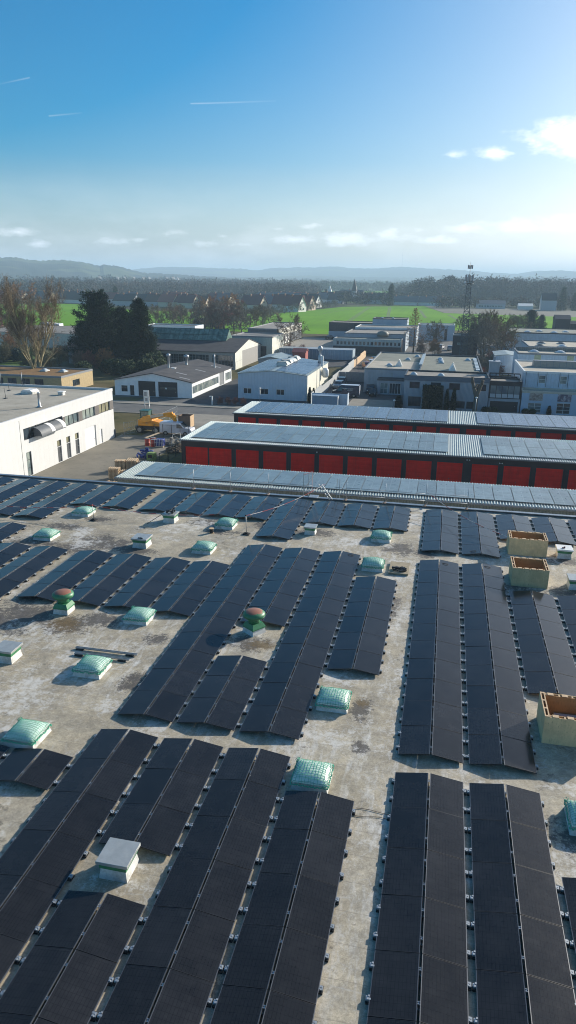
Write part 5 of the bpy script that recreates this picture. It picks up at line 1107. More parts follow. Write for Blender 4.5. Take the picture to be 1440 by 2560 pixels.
# truck trailer left of the dark van
t=thing('box_trailer','pale grey box trailer with open side standing before the dark van','trailer',(-21,132.5,0)); b=MB(); b.box(-23.6,131.,.5,-17.,131.08,2.6);b.box(-17.08,131.09,.5,-17.,133.,2.6); b.build('side_panel',M_BLUEW,t)
b=MB(); b.box(-23.2,129.,.35,-18.6,130.9,2.35); b.box(-23.3,128.9,2.353,-18.5,130.95,2.45); b.build('box',streaked('blue_grey_box',(.24,.33,.42),.5),t); b=MB(); b.box(-18.58,129.,.4,-18.5,130.85,2.3); b.build('rear_frame',M_WHITE,t)
# yellow telehandler with a box
M_YEL=flat('machine_yellow',(.80,.33,.01),.4,0,.12,1.5,dirt=(.5,.3,.1))
t=thing('loading_machine','yellow loading machine with a green cab carrying a brown box by its telescopic boom','construction machine',(-42.6,101.5,0))
b=MB(); b.box(-45.2,100.4,.55,-41.,103.,1.05); b.build('chassis',M_BLACK,t,bevel=.05)
for x in (-44.4,-41.8):
    for y,s in ((100.5,-1),(102.9,1)): wheel(t,x,y,.55,.4,s)
b=MB(); b.box(-44.9,100.6,1.06,-42.4,102.8,2.0); b.prism([(-42.4,1.06),(-40.6,1.06),(-40.8,1.5),(-42.4,1.9)],100.7,102.7); b.build('engine_cover',M_YEL,t,bevel=.06)
c=MB(); c.box(-44.6,101.0,2.01,-43.2,102.4,2.15); 
for x,y in ((-44.55,101.05),(-43.25,101.05),(-44.55,102.35),(-43.25,102.35)): c.box(x-.04,y-.04,2.15,x+.04,y+.04,3.2)
c.box(-44.65,100.95,3.2,-43.15,102.45,3.32); cab=c.build('cab',flat('green_cab',(.03,.10,.08),.4),t)
c=MB(); c.box(-44.5,101.1,2.2,-43.3,102.3,3.15); c.build('cab_glass',glass('green_cab_glass',(.03,.07,.06)),cab,off=tuple(t['_o']))
b=MB(); b.bar((-43.9,100.55,2.25),(-39.3,100.9,3.1),.5,.55); b.bar((-44.2,100.5,1.9),(-42.5,100.5,2.3),.5,.8); b.build('boom',M_YEL,t,bevel=.04)
b=MB(); b.bar((-42.6,100.25,2.6),(-40.6,100.4,2.95),.06,.42); b.build('boom_plate',flat('pale_boom_plate',(.6,.52,.4)),t)
b=MB(); b.bar((-39.3,100.9,3.1),(-38.9,101.2,1.5),.5,.4); b.bar((-40.3,100.85,2.9),(-38.9,101.1,2.6),.4,.5); b.build('boom_head',M_YEL,t,bevel=.04)
x0,y0,z0=-38.6,101.3,1.05
b=MB(); b.box(x0,y0,z0,x0+1.9,y0+.06,z0+1.7); b.box(x0,y0+1.7,z0,x0+1.9,y0+1.76,z0+1.7); b.box(x0,y0+.063,z0,x0+.06,y0+1.697,z0+1.7); b.box(x0+.063,y0+.063,z0,x0+1.84,y0+1.697,z0+.06); b.build('carried_box',flat('brown_box_sheet',(.16,.10,.06),.6),t)
b=MB(); b.box(x0+1.843,y0-.02,z0,x0+1.9,y0+1.78,z0+1.72); b.build('box_tailboard',flat('tan_board',(.55,.38,.22),.7),t)
# ---------------------------------------------------------------- lattice mast
def mast(x,y,h,label,w0=2.3,w1=1.2,r=.09):
    t=thing('lattice_mast',label,'mast',(x,y,0)); b=MB(); n=16; w=lambda z:(w0+(w1-w0)*z/h)/2; C=((-1,-1),(1,-1),(1,1),(-1,1))
    for c in C: b.bar((x+c[0]*w(0),y+c[1]*w(0),0),(x+c[0]*w(h),y+c[1]*w(h),h),r*1.7)
    for k in range(n):
        z0,z1=h*k/n,h*(k+1)/n
        for a in range(4):
            p,q=C[a],C[(a+1)%4]
            b.bar((x+p[0]*w(z0),y+p[1]*w(z0),z0),(x+q[0]*w(z1),y+q[1]*w(z1),z1),r); b.bar((x+q[0]*w(z0),y+q[1]*w(z0),z0),(x+p[0]*w(z1),y+p[1]*w(z1),z1),r); b.bar((x+p[0]*w(z1),y+p[1]*w(z1),z1),(x+q[0]*w(z1),y+q[1]*w(z1),z1),r)
    b.build('lattice',flat('mast_steel',(.10,.11,.12),.5,.5),t); return t
t=mast(5.2,236,21.9,'tall steel lattice mast with antennas rising beside the leafless trees'); mx,my=5.2,236
b=MB(); b.cyl((mx,my,21.9),(mx,my,28.3),.12,.05,8); b.build('pole',M_GALV,t)
b=MB(); b.cyl((mx,my,21.95),(mx,my,22.1),1.3,n=12); b.cyl((mx,my,22.5),(mx,my,22.6),1.25,n=12,caps=False)
for k in range(8): a=k*math.pi/4; b.bar((mx+1.25*math.cos(a),my+1.25*math.sin(a),22),(mx+1.25*math.cos(a),my+1.25*math.sin(a),23.1),.06)
b.build('platform',M_DGREY,t)
for k in range(6):
    a=k*math.pi/3+.3; cx,cy=mx+1.15*math.cos(a),my+1.15*math.sin(a); b=MB(); b.box(cx-.16,cy-.1,22.4,cx+.16,cy+.1,24.6-.2*(k%2)); b.build('panel_antenna',flat('antenna_grey',(.35,.36,.37)),t)
for k in range(4):
    a=k*math.pi/2+.3; cx,cy=mx+.65*math.cos(a),my+.65*math.sin(a); b=MB(); b.box(cx-.15,cy-.1,26.2,cx+.15,cy+.1,27.3); b.bar((mx,my,26.8),(cx,cy,26.8),.06); b.build('radio_unit',flat('antenna_dark',(.12,.12,.13)),t)
for s,z in ((-1,22.3),(1,23.)): b=MB(); b.cyl((mx+s*1.2,my-.5,z),(mx+s*1.3,my-.8,z),.35,n=14); b.build('dish',M_WHITE,t)
# ---------------------------------------------------------------- trees
def bare_tree_mesh(h,seed,spread=.45,limbs=7,levels=3,base=.18,upright=.5,twigs=5,tr=.28,multi=1,tw=.045,leader=True):
    rr=random.Random(seed); T=MB(); K=MB()
    def vec(): return np.array([rr.gauss(0,1),rr.gauss(0,1),rr.gauss(0,1)])
    def grow(p,d,L,r,lv):
        segs=4 if lv<2 else 3; pts=[p]; cur=p; dd=d
        for k in range(segs):
            dd=dd+vec()*.10+np.array([0,0,.06*upright*(1+lv)]); dd/=np.linalg.norm(dd); cur=cur+dd*L/segs; pts.append(cur)
        for k in range(segs):
            ra,rb=r*(1-.75*k/segs),r*(1-.75*(k+1)/segs); T.cyl(pts[k],pts[k+1],ra,rb,n=7 if lv==0 else (5 if lv==1 else 3),caps=False)
        if lv>=levels:
            for q in range(twigs):
                t=rr.uniform(.15,1); b0=pts[min(segs-1,int(t*segs))]; b0=b0+(pts[min(segs,int(t*segs)+1)]-b0)*((t*segs)%1)
                e=dd*.6+vec()*.55+np.array([0,0,.25*upright]); e/=np.linalg.norm(e); l=L*rr.uniform(.5,1.0); s=np.cross(e,vec()); s/=np.linalg.norm(s)
                K.poly([b0-s*tw,b0+s*tw,b0+e*l]); s2=np.cross(e,s); m_=b0+e*l*.4; e2=e+vec()*.5; e2/=np.linalg.norm(e2); K.poly([m_-s2*tw*.8,m_+s2*tw*.8,m_+e2*l*.6])
            return
        n=limbs if lv==0 else rr.randint(4,6)
        for q in range(n):
            t=base+(1-base)*(q+rr.random()*.7)/n if lv==0 else rr.uniform(.25,1.)
            k=min(segs-1,int(t*segs)); f=t*segs-k; b0=pts[k]+(pts[k+1]-pts[k])*min(f,1)
            side=vec(); side-=dd*np.dot(side,dd); side/=np.linalg.norm(side)
            if lv==0: a=q*2.4+rr.uniform(-.4,.4); side=np.array([math.cos(a),math.sin(a),0])
            e=dd*upright+side*spread*1.6; e/=np.linalg.norm(e)
            grow(b0,e,L*rr.uniform(.42,.62)*(1.15-.45*t if lv==0 else 1),r*(.55 if lv==0 else .5)*(1-.4*t),lv+1)
    for s in range(multi):
        a=6.28*s/max(1,multi); d=np.array([math.cos(a)*.22,math.sin(a)*.22,1.]) if multi>1 else np.array([0,0,1.])
        grow(np.array([math.cos(a)*.2*(multi>1),math.sin(a)*.2*(multi>1),0]),d/np.linalg.norm(d),h*(.72 if leader else .6),tr/(1 if multi==1 else 1.5),0)
    zs=max(v[2] for v in K.v); 
    for M_ in (T,K): M_.v=[(x*h/zs,y*h/zs,z*h/zs) for x,y,z in M_.v]
    return T,K
def barkm(n,c): return flat(n,c,.9,0,.25,1.5,space='o')
BK1=barkm('grey_bark',(.13,.11,.08)); BK2=barkm('olive_bark',(.34,.28,.15)); TW1=barkm('brown_twigs',(.19,.13,.085)); TW2=barkm('orange_twigs',(.34,.17,.065)); TW3=barkm('grey_twigs',(.18,.16,.125)); TW4=barkm('reddish_twigs',(.25,.11,.075)); TW5=barkm('olive_twigs',(.17,.15,.07))
def tree_proto(name,mk,bark,twig,cname='crown'):
    T,K=mk; return (T.mesh('trunk',[bark]),K.mesh(cname,[twig]),name,cname)
def put_tree(pr,x,y,label,s=1.,rz=None,sz=None,group=None,z=0.,twig=None,cat='tree'):
    t=thing(pr[2],label,cat,(x,y,z),group); t.rotation_euler=(0,0,random.uniform(0,6.28) if rz is None else rz); t.scale=(s,s,sz or s)
    for me,n in ((pr[0],'trunk'),(pr[1],pr[3])):
        if me is None: continue
        o=bpy.data.objects.new(n,me); COL.objects.link(o); o.parent=t
        if twig and n!='trunk': o.material_slots[0].link='OBJECT'; o.material_slots[0].material=twig
    return t
BT_A=tree_proto('bare_tree',bare_tree_mesh(10,11,.5,8,3,.22,.55,7,.22),BK1,TW1)
BT_B=tree_proto('bare_tree',bare_tree_mesh(10,23,.62,9,3,.15,.45,7,.24),BK1,TW3)
BT_C=tree_proto('bare_tree',bare_tree_mesh(10,37,.35,9,3,.12,.9,7,.2),BK1,TW1)
BUSH=tree_proto('bare_shrub',bare_tree_mesh(4,5,.7,7,2,.05,.6,12,.07,multi=4,tw=.03),BK1,TW1)
BIG=tree_proto('bare_tree',bare_tree_mesh(23.5,51,.38,12,3,.14,1.1,7,.5,multi=3,tw=.03,leader=False),BK2,TW5)
LARCH=None
def larch(h,seed):
    rr=random.Random(seed); T=MB(); K=MB(); T.cyl((0,0,0),(.1,0,h*.5),.28,.17,7,False); T.cyl((.1,0,h*.5),(0,.05,h),.17,.02,6,False)
    for q in range(95):
        z=h*(.1+.88*q/95); a=q*2.4; L=(1-((z/h)-.28)**2*1.2 if z/h<.3 else (1-z/h)*1.35+.06)*h*.33*rr.uniform(.8,1.1); L=min(L,h*.30)
        e=np.array([math.cos(a),math.sin(a),.22]); p=np.array([0,0,z]); q1=p+e*L; T.cyl(p,q1,.045,.012,3,False)
        for k in range(34):
            t=rr.uniform(.2,1); c=p+e*L*t; d=np.array([rr.gauss(0,1),rr.gauss(0,1),rr.gauss(-.2,.5)]); d/=np.linalg.norm(d); l=rr.uniform(.3,.75); s=np.cross(d,[0,0,1.]); s/=np.linalg.norm(s)+1e-9; K.poly([c-s*.06,c+s*.06,c+d*l])
    return T,K
LAR=tree_proto('bare_larch',larch(14.5,3),BK1,TW2)
def conifer(h,seed,rad,irregular=.3,drop=-.25,dens=1.,leaf=.42,ex=.75,lean=0.):
    rr=random.Random(seed); T=MB(); K=MB(); T.cyl((0,0,0),(0,0,h*.96),h*.022,.03,8,False)
    nb=int(120*dens)
    for q in range(nb):
        f=.05+.93*q/nb; z=h*f; a=q*2.399+rr.uniform(-.3,.3); L=rad*((1-f)**ex)*(.62+.38*min(1,f/.25))*rr.uniform(1-irregular,1+irregular*.6)+.25
        e=np.array([math.cos(a),math.sin(a),drop+.5*f]); e/=np.linalg.norm(e); p=np.array([0,0,z]); T.cyl(p,p+e*L*.8,.06,.02,3,False)
        for k in range(int(16+L*26*dens)):
            t=rr.random()**.6; c=p+e*L*t+np.array([rr.gauss(0,.32),rr.gauss(0,.32),rr.gauss(0,.38)-.15*t]); d=e*rr.uniform(.5,1)+np.array([rr.gauss(0,.5),rr.gauss(0,.5),rr.gauss(0,.35)]); d/=np.linalg.norm(d)
            s=np.cross(d,[rr.gauss(0,.3),rr.gauss(0,.3),1.]); s/=np.linalg.norm(s)+1e-9; l=leaf*rr.uniform(.5,1.1); K.poly([c-s*l*.28,c+s*l*.28,c+d*l+s*l*.1,c+d*l-s*l*.1])
    return T,K
M_NEED=flat('dark_needles',(.022,.042,.018),.8,0,.6,.9,spec=.2); M_NEED2=flat('olive_needles',(.045,.065,.025),.8,0,.5,.9,spec=.2)
PINE=tree_proto('conifer',conifer(18,4,7.2,.62,.08,1.5,.55,.42),BK1,M_NEED); FIR=tree_proto('conifer',conifer(17,8,4.7,.35,-.25,1.7,.5,.55),BK1,M_NEED); SPR=tree_proto('conifer',conifer(10,9,2.6,.25,-.3,.7,.6),BK1,M_NEED)
def leafball(h,r,seed,n,leaf,shape='round'):
    rr=random.Random(seed); T=MB(); K=MB(); T.cyl((0,0,0),(0,0,h*.5),.12,.08,6,False)
    for k in range(n):
        a=rr.uniform(0,6.28); u=rr.random()**.33
        if shape=='box': f=rr.random(); c=np.array([r*math.cos(a)*min(1,u*1.1),r*.8*math.sin(a)*min(1,u*1.1),h*f]); c*= np.array([1,1,1])
        elif shape=='col': f=rr.random(); w=r*math.sin(math.pi*min(.97,f*.9+.06))**.5*(1.05-f*.6); c=np.array([w*u*math.cos(a),w*u*math.sin(a),h*f])
        else: ph=math.acos(rr.uniform(-1,1)); lump=1+.18*math.sin(3*a+seed)*math.sin(4*ph); c=np.array([r*u*lump*math.sin(ph)*math.cos(a),r*u*lump*math.sin(ph)*math.sin(a),h*.5+h*.5*u*lump*math.cos(ph)])
        d=np.array([rr.gauss(0,1),rr.gauss(0,1),rr.gauss(0,1)]); d/=np.linalg.norm(d); s=np.cross(d,[.3,.2,1.]); s/=np.linalg.norm(s); l=leaf*rr.uniform(.6,1.2)
        K.poly([c-s*l*.4,c+s*l*.4,c+d*l+s*l*.2,c+d*l-s*l*.2])
    return T,K
M_IVY=flat('ivy_leaves',(.035,.055,.016),.7,0,.6,1.5,spec=.2); M_HEDGE=flat('thuja_leaves',(.022,.038,.012),.8,0,.5,2.,spec=.2); M_LAUREL=flat('yellow_green_leaves',(.14,.17,.03),.6,0,.4,2.)
HED=tree_proto('clipped_conifer',leafball(4.6,1.75,2,9000,.22,'box'),BK1,M_HEDGE,'foliage'); COLM=tree_proto('columnar_conifer',leafball(4.0,.55,3,3500,.2,'col'),BK1,M_HEDGE,'foliage'); IVB=tree_proto('evergreen_bush',leafball(3.2,2.1,4,4500,.32),BK1,M_IVY,'foliage')
# named trees
put_tree(BIG,-88.3,145.5,'tall bare tree with many upright yellowish limbs behind the white hall',1.,.4,twig=barkm('tan_twigs',(.20,.135,.075)))
put_tree(PINE,-89.5,179,'broad dark pine, the left of the two big conifers',1.02,0); put_tree(PINE,-94.,180,'smaller spreading pine leaning out left of the two big conifers',.62,2.); put_tree(PINE,-86.,185,'dark pine between the two big conifers',.80,4.)
put_tree(FIR,-77.2,177.5,'dense dark conifer, the right of the two big ones',1.02,1.); put_tree(FIR,-73.6,176.,'low dark conifer at the right foot of the big ones',.5,2.); put_tree(FIR,-81.5,175.5,'low dark conifer in front between the two big ones',.55,3.)
for k,(x,y,s,l) in enumerate(((-77.5,163,1.15,'ivy covered bush before the big conifers, left one'),(-73.,160,1.2,'ivy covered bush before the big conifers, middle one'),(-69.5,163,1.25,'ivy covered bush beside the workshop roof'),(-81.,166,1.,'dark bush at the left foot of the big conifers'),(-70.5,170,1.5,'tall ivy mass between the workshop and the conifers'),(-84.5,160,1.,'dark bush behind the moss roof'))): put_tree(IVB,x,y,l,s,group='evergreen bushes')
put_tree(HED,-1.8,132.6,'big clipped dark hedge block with a flat top before the office block',1.,0); put_tree(COLM,.75,132.7,'slim columnar conifer right beside the clipped hedge block',1.,0); put_tree(COLM,1.95,132.9,'wider columnar conifer right of the slim one',1.05,1.,1.03)
put_tree(COLM,-24.9,135.6,'pointed columnar conifer at the corner of the pale blue hall, left one',.8,0,.72); put_tree(COLM,-24.2,135.9,'pointed columnar conifer at the corner of the pale blue hall, right one',.75,0,.68)
put_tree(COLM,18.6,133.9,'small pointed conifer between the two grid windows of the blue showroom',.9,0,.42); put_tree(COLM,-7.9,133.6,'dark bush at the left corner of the office block',1.6,0,.6)
for k in range(5): put_tree(IVB,14.6+k*1.2 if k<2 else 6.+k*.8,133.8,'low dark bush at the foot of the showroom and annex, %s from the right'%ordn(4-k),.32,group='low bushes')
for k in range(4): put_tree(BUSH,-40.6+k*1.5,128.6,'clipped brown roadside hedge bush, %s from the left'%ordn(k),.42,group='roadside hedge bushes',twig=TW4)
t=thing('pollarded_tree','pollarded tree with knobbly stub limbs in front of the office block','tree',(5.7,131.2,0)); b=MB()
b.cyl((5.7,131.2,0),(5.75,131.2,3.2),.45,.38,9,False); b.cyl((5.75,131.2,3.1),(4.95,131.2,5.6),.36,.26,8,False); b.cyl((4.95,131.2,5.5),(4.8,131.2,6.4),.26,.3,8); b.cyl((5.8,131.2,3.1),(6.5,131.2,5.4),.32,.26,8,False); b.cyl((6.5,131.2,5.3),(6.6,131.1,6.1),.27,.3,8); b.cyl((5.3,131.2,4.6),(5.7,131,5.2),.16,.14,6); b.build('trunk',BK1,t)
K=MB(); rr=random.Random(1)
for c in ((4.8,131.2,6.4),(6.6,131.1,6.1),(5.7,131.,5.2)):
    for k in range(50): d=np.array([rr.gauss(0,1),rr.gauss(0,1),rr.uniform(.2,1.5)]); d/=np.linalg.norm(d); s=np.cross(d,[1,.2,.1]); s/=np.linalg.norm(s); p=np.array(c); K.poly([p-s*.03,p+s*.03,p+d*rr.uniform(.3,.7)])
K.build('shoots',TW3,t)
put_tree(LAR,-10.6,243.5,'bare orange brown larch with regular branches between the halls',1.,0)
put_tree(BT_B,-5.3,252,'round bare grey tree right of the larch',1.05,1.); put_tree(BUSH,-3.8,238,'small orange bare shrub at the foot of the round grey tree',1.4,0,twig=TW2); put_tree(BUSH,-8.0,240.5,'low bare shrub right of the larch trunk',1.1,1.)
put_tree(BT_A,-48.6,228,'lone bare tree with wide crown in front of the works yard',1.3,2.)
for k,(x,y,s) in enumerate(((-56,222,1.2),(-52,226,1.),(-47.5,222,1.05),(-59,229,1.1),(-44.,226,.9),(-54,232,1.1))): put_tree(BUSH,x,y,'reddish bare shrub by the commercial block, %s'%['left front','middle','right front','rear left','rightmost','rear middle'][k],s,group='reddish shrubs',twig=TW4)
for k,(x,y,s) in enumerate(((11.,240,1.45),(13.5,246,1.5),(16.2,241,1.25),(9.,252,1.35),(17.5,250,1.3),(14.,256,1.45),(11.5,235,1.1),(19,244,.9))): put_tree(BT_C if k%2 else BT_B,x,y,'tall dense bare tree right of the mast, %s of the clump'%ordn(k),s*.98,group='clump of bare trees beside the mast',twig=[TW3,TW5,TW1][k%3])
for k,(x,y,s) in enumerate(((9.5,205,1.),(12.5,212,1.1),(10.,190,1.),(12.8,186,.9),(11.8,197,1.2),(9.,180,.8))): put_tree(BUSH,x,y,'bare grey shrub in the gap behind the office block, %s from the front'%ordn([4,5,2,1,3,0][k]),s*1.1,group='shrubs in the gap',twig=[TW3,TW4][k%2])
put_tree(IVB,11.2,160,'yellow green leafy bush behind the annex',.95,0,twig=M_LAUREL); put_tree(IVB,12.4,157,'darker green bush beside the yellow green one',.8,0)
x,y=G(1150,832); put_tree(BT_B,x-1,y,'small bare tree just left of the mast',.85,0,twig=TW5)
x,y=G(1326,826); put_tree(PINE,x,y,'dark round pine before the far field at the right',.6,0,.52); x,y=G(1352,826); put_tree(PINE,x,y,'smaller thin pine right of the dark round one',.35,0,.4)
for k in range(4): x,y=G(1275+k*12,828); put_tree(BT_B,x,y,'bare bushy tree left of the dark pine at the field edge, %s from the left'%ordn(k),.75+.1*(k%2),group='bare trees left of the pine',twig=TW5)
# bare trees between the factory hall and the village
rr=random.Random(12); tws=[TW1,TW3,TW4,TW5,TW2]
MT=[(400,832,1.5,3),(425,832,1.4,0),(455,826,1.4,1),(475,826,1.25,0),(505,838,1.7,1),(525,842,1.8,0),(545,840,1.75,2),(565,842,1.7,1),(585,838,1.7,0),(605,840,1.65,1),(622,836,1.5,3),(640,820,1.35,1),(658,820,1.5,0),(676,819,1.4,1),(510,815,1.9,4),(540,812,1.95,2),(570,812,1.9,4),(592,812,1.8,2),(492,815,1.5,0),(435,812,1.3,0),(460,808,1.35,3),(390,815,1.3,0),(530,826,1.7,1),(560,828,1.75,0),(598,826,1.7,3)]
MT=MT[:14]+sorted(MT[14:])
for k,(u,v,s,tw) in enumerate(MT):
    x,y=G(u,v); put_tree((BT_A,BT_B,BT_C)[k%3],x,y,'bare %s tree behind the factory hall, %s from left in the %s row'%(['brown','grey','reddish','olive','orange'][tw],ordn(k if k<14 else k-14),'front' if k<14 else 'back'),s*rr.uniform(.7,.82)*1.08,group='belt of bare trees behind the factory hall',twig=tws[tw])
x,y=G(545,822); put_tree(IVB,x,y,'ochre bush at the foot of the bare tree belt',1.6,0,twig=TW2); x,y=G(500,826); put_tree(IVB,x,y,'dark green bush at the left foot of the bare tree belt',1.7,0,twig=M_NEED2)
# trees and shrubs at the far left
LT=[(-30,930,1.2,3),(15,905,.9,3),(45,900,.8,0),(120,930,.75,3),(150,915,.9,3),(175,905,.9,0),(200,925,.8,0),(25,880,1.,4),(-20,850,1.5,2),(12,846,1.35,0),(110,815,1.2,4),(130,818,1.15,4),(-5,800,2.2,2),(30,800,2.,0),(60,800,2.1,4),(85,802,1.5,0),(165,868,.85,1),(95,905,.9,3),(225,925,.8,2),(250,905,1.,2),(265,925,.9,4),(70,925,.8,3)]
for k,(u,v,s,tw) in enumerate(LT):
    x,y=G(u,v); big=v<860
    put_tree((BT_A,BT_C)[k%2] if big else BUSH,x,y,'bare %s %s at the left behind the white hall, %s counted from the front'%(['brown','grey','reddish','olive','orange'][tw],'tree' if big else 'shrub',ordn(sorted([q[1]*2+j*.01 for j,q in enumerate(LT)],reverse=True).index(v*2+k*.01)%20)),s*(.95 if big else 1.7),group='bare growth behind the white hall',twig=tws[tw])
for k,(u,v) in enumerate(((-10,905),(20,900),(45,903))): x,y=G(u,v); put_tree(IVB,x,y,'blue green evergreen shrub at the left edge, %s from the left'%ordn(k),1.1,group='evergreens at the left edge',twig=flat('blue_green_leaves',(.04,.075,.06),.7,0,.5,1.))
# row of small round trees along the village edge
n=17
for k in range(n):
    t_=k/(n-1); u=660+180*t_**.9; v=791.5-23*t_**.85; x,y=G(u,v)
    put_tree(BT_B,x,y,'small round bare tree in the row between field and village, %s from the near end'%ordn(k),.62+.1*(k%3==0),group='row of round trees along the field',twig=TW3)
# ---------------------------------------------------------------- village
ROOFS={'black':flat('black_tiles',(.03,.03,.035)),'maroon':flat('maroon_tiles',(.17,.05,.04)),'red':flat('red_tiles',(.36,.09,.06)),'grey':flat('grey_tiles',(.12,.12,.13)),'brown':flat('brown_tiles',(.13,.06,.04))}
WALLS={'white':flat('white_render',(.75,.73,.68)),'cream':flat('cream_render',(.62,.52,.36)),'pink':flat('pinkish_render',(.58,.42,.34)),'brick':flat('red_brick_render',(.35,.16,.10)),'grey':flat('grey_render',(.4,.42,.45))}
def house(u,v,w,d,h,rh,rot,rf,wl,label,long=False):
    x,y=G(u,v); g=thing('village_house',label,'house',(x,y,0),'village houses beyond the field'); g.rotation_euler=(0,0,rot); g.scale=(1.2,1.2,1.2); g['_o']=(0,0,0)
    b=MB(); wall_face(b,(-w/2,-d/2),(w/2,-d/2),0,h,[(-w*.3,-w*.3+1.2,1,2.3),(w*.1,w*.1+1.2,1,2.3)],.15); wall_face(b,(w/2,-d/2),(w/2,d/2),0,h,[],.1); wall_face(b,(w/2,d/2),(-w/2,d/2),0,h,[],.1); wall_face(b,(-w/2,d/2),(-w/2,-d/2),0,h,[],.1)
    b.poly([(-w/2,-d/2,h),(w/2,-d/2,h),(0,-d/2,h+rh)]); b.poly([(w/2,d/2,h),(-w/2,d/2,h),(0,d/2,h+rh)]); b.build('wall',WALLS[wl],g)
    b=MB(); sl=rh/(w/2)
    for s in (-1,1): b.prism([(0,h+rh+.02),(s*(w/2+.5),h-.5*sl+.02),(s*(w/2+.5),h-.5*sl+.3),(0,h+rh+.35)][::s],-d/2-.5,d/2+.5)
    r=b.build('roof',ROOFS[rf],g,off=(0,0,0)); b=MB(); b.box(-.9,d*.1,h+rh*.5,-.2,d*.1+.8,h+rh+1.1); b.build('chimney',WALLS['brick'],r,off=(0,0,0))
    for a in (-w*.3,w*.1): b=MB(); b.box(a+.03,-d/2+.1,1.03,a+1.17,-d/2+.14,2.27); b.build('window',M_GLASSD,g,off=(0,0,0))
    for a in (-.9,.3): b=MB(); b.box(a,-d/2-.03,h+.6,a+.8,-d/2-.005,h+1.8); b.build('gable_window',M_GLASSD,g,off=(0,0,0))
    return g
HS=[(5,752,9,14,3,4.5,.5,'red','cream'),(30,751,9,14,3,4.5,.3,'red','cream'),(52,752,9,13,3,4.5,.4,'maroon','cream'),(88,752,10,14,3,4.5,.6,'black','grey'),(118,757,10,13,3.2,4.8,.9,'grey','cream'),(140,755,10,26,3,4.8,1.25,'black','white'),(166,755,10,13,3,5,.35,'black','white'),(181,756,10,14,3,5,1.2,'black','white'),(205,758,10,24,3,4.8,1.3,'black','white'),(200,748,10,12,3,4.6,.3,'grey','white'),(218,747,10,12,3,4.6,.5,'grey','white'),(240,752,10,22,3,4,1.3,'grey','grey'),
(262,757,10,24,3.4,4.2,1.35,'maroon','grey'),(318,764,10,16,3.6,4,1.3,'black','grey'),(329,758,9,12,3.4,4.5,.3,'grey','cream'),(352,764,10,20,3.8,4,1.3,'black','white'),(382,764,9,12,3.6,4.6,.35,'maroon','pink'),(400,766,9,18,3.6,4.4,1.25,'brown','grey'),(424,767,9,13,3.6,4.6,.4,'red','cream'),(428,756,9,14,3.5,4.6,.5,'maroon','cream'),(447,757,9,14,3.5,4.6,.5,'red','grey'),(462,768,9,18,3.8,4.6,1.2,'maroon','cream'),(474,770,8,12,3.8,4.6,.3,'maroon','cream'),(495,770,9,16,3.4,4.4,1.2,'brown','cream'),(545,760,9,15,3.5,4.6,.4,'maroon','white'),(563,766,9,12,4,5,.3,'grey','cream'),
(635,774,9,15,3.6,5,.35,'maroon','cream'),(658,770,9,18,3.6,5,1.2,'maroon','cream'),(688,772,9,14,3.6,5,.4,'grey','cream'),(702,768,9,14,3.6,5,.4,'black','pink'),(722,775,9,20,4,5.2,1.15,'maroon','white'),(737,779,9,11,4,5.4,.25,'maroon','white'),(757,775,9,14,3.8,5,.35,'maroon','pink'),(775,768,9,14,3.8,5,.35,'black','white'),(742,758,9,16,3.5,4.5,.9,'grey','white'),(770,757,9,16,3.5,4.5,.9,'brown','white'),(800,757,9,16,3.5,4.5,.9,'grey','white'),(708,755,10,18,3.5,4.5,1.1,'grey','white'),(730,754,10,18,3.5,4.5,1.1,'red','cream'),(670,757,10,18,3.5,4.5,1.1,'grey','white'),(815,754,8,12,3.5,4.5,.3,'grey','white'),(822,755,9,14,3.5,5,1.2,'black','grey'),(840,758,9,15,3.5,5,1.2,'black','grey'),
(880,752,12,22,5,5,1.3,'grey','grey'),(935,760,10,16,4,4.5,1.2,'black','grey'),(948,760,10,16,3.6,4,1.2,'black','grey'),(995,762,9,14,3,4,1.,'grey','white'),(1025,763,9,14,3,4,.9,'grey','white'),(1070,764,9,14,3,4,.8,'grey','white'),(1110,765,9,12,3,4,1.,'brown','grey')]
wd={'white':'white','cream':'cream','pink':'pinkish','grey':'grey','brick':'brick'}
grp=lambda u: 'at the far left' if u<250 else ('between conifers and tree belt' if u<620 else ('in the cluster at the centre' if u<860 else 'under the wood beyond the field'))
cnt={}
HS.sort()
for (u,v,w,d,h,rh,rot,rf,wl) in HS:
    g_=grp(u); k=(rf,wl,g_); cnt[k]=cnt.get(k,0)+1
    house(u,v,w,d,h,rh,(1.15+rot*.2),rf,wl,'%s roofed house with %s walls %s, %s such from left'%(rf,wd[wl],g_,ordn(cnt[k]-1)))
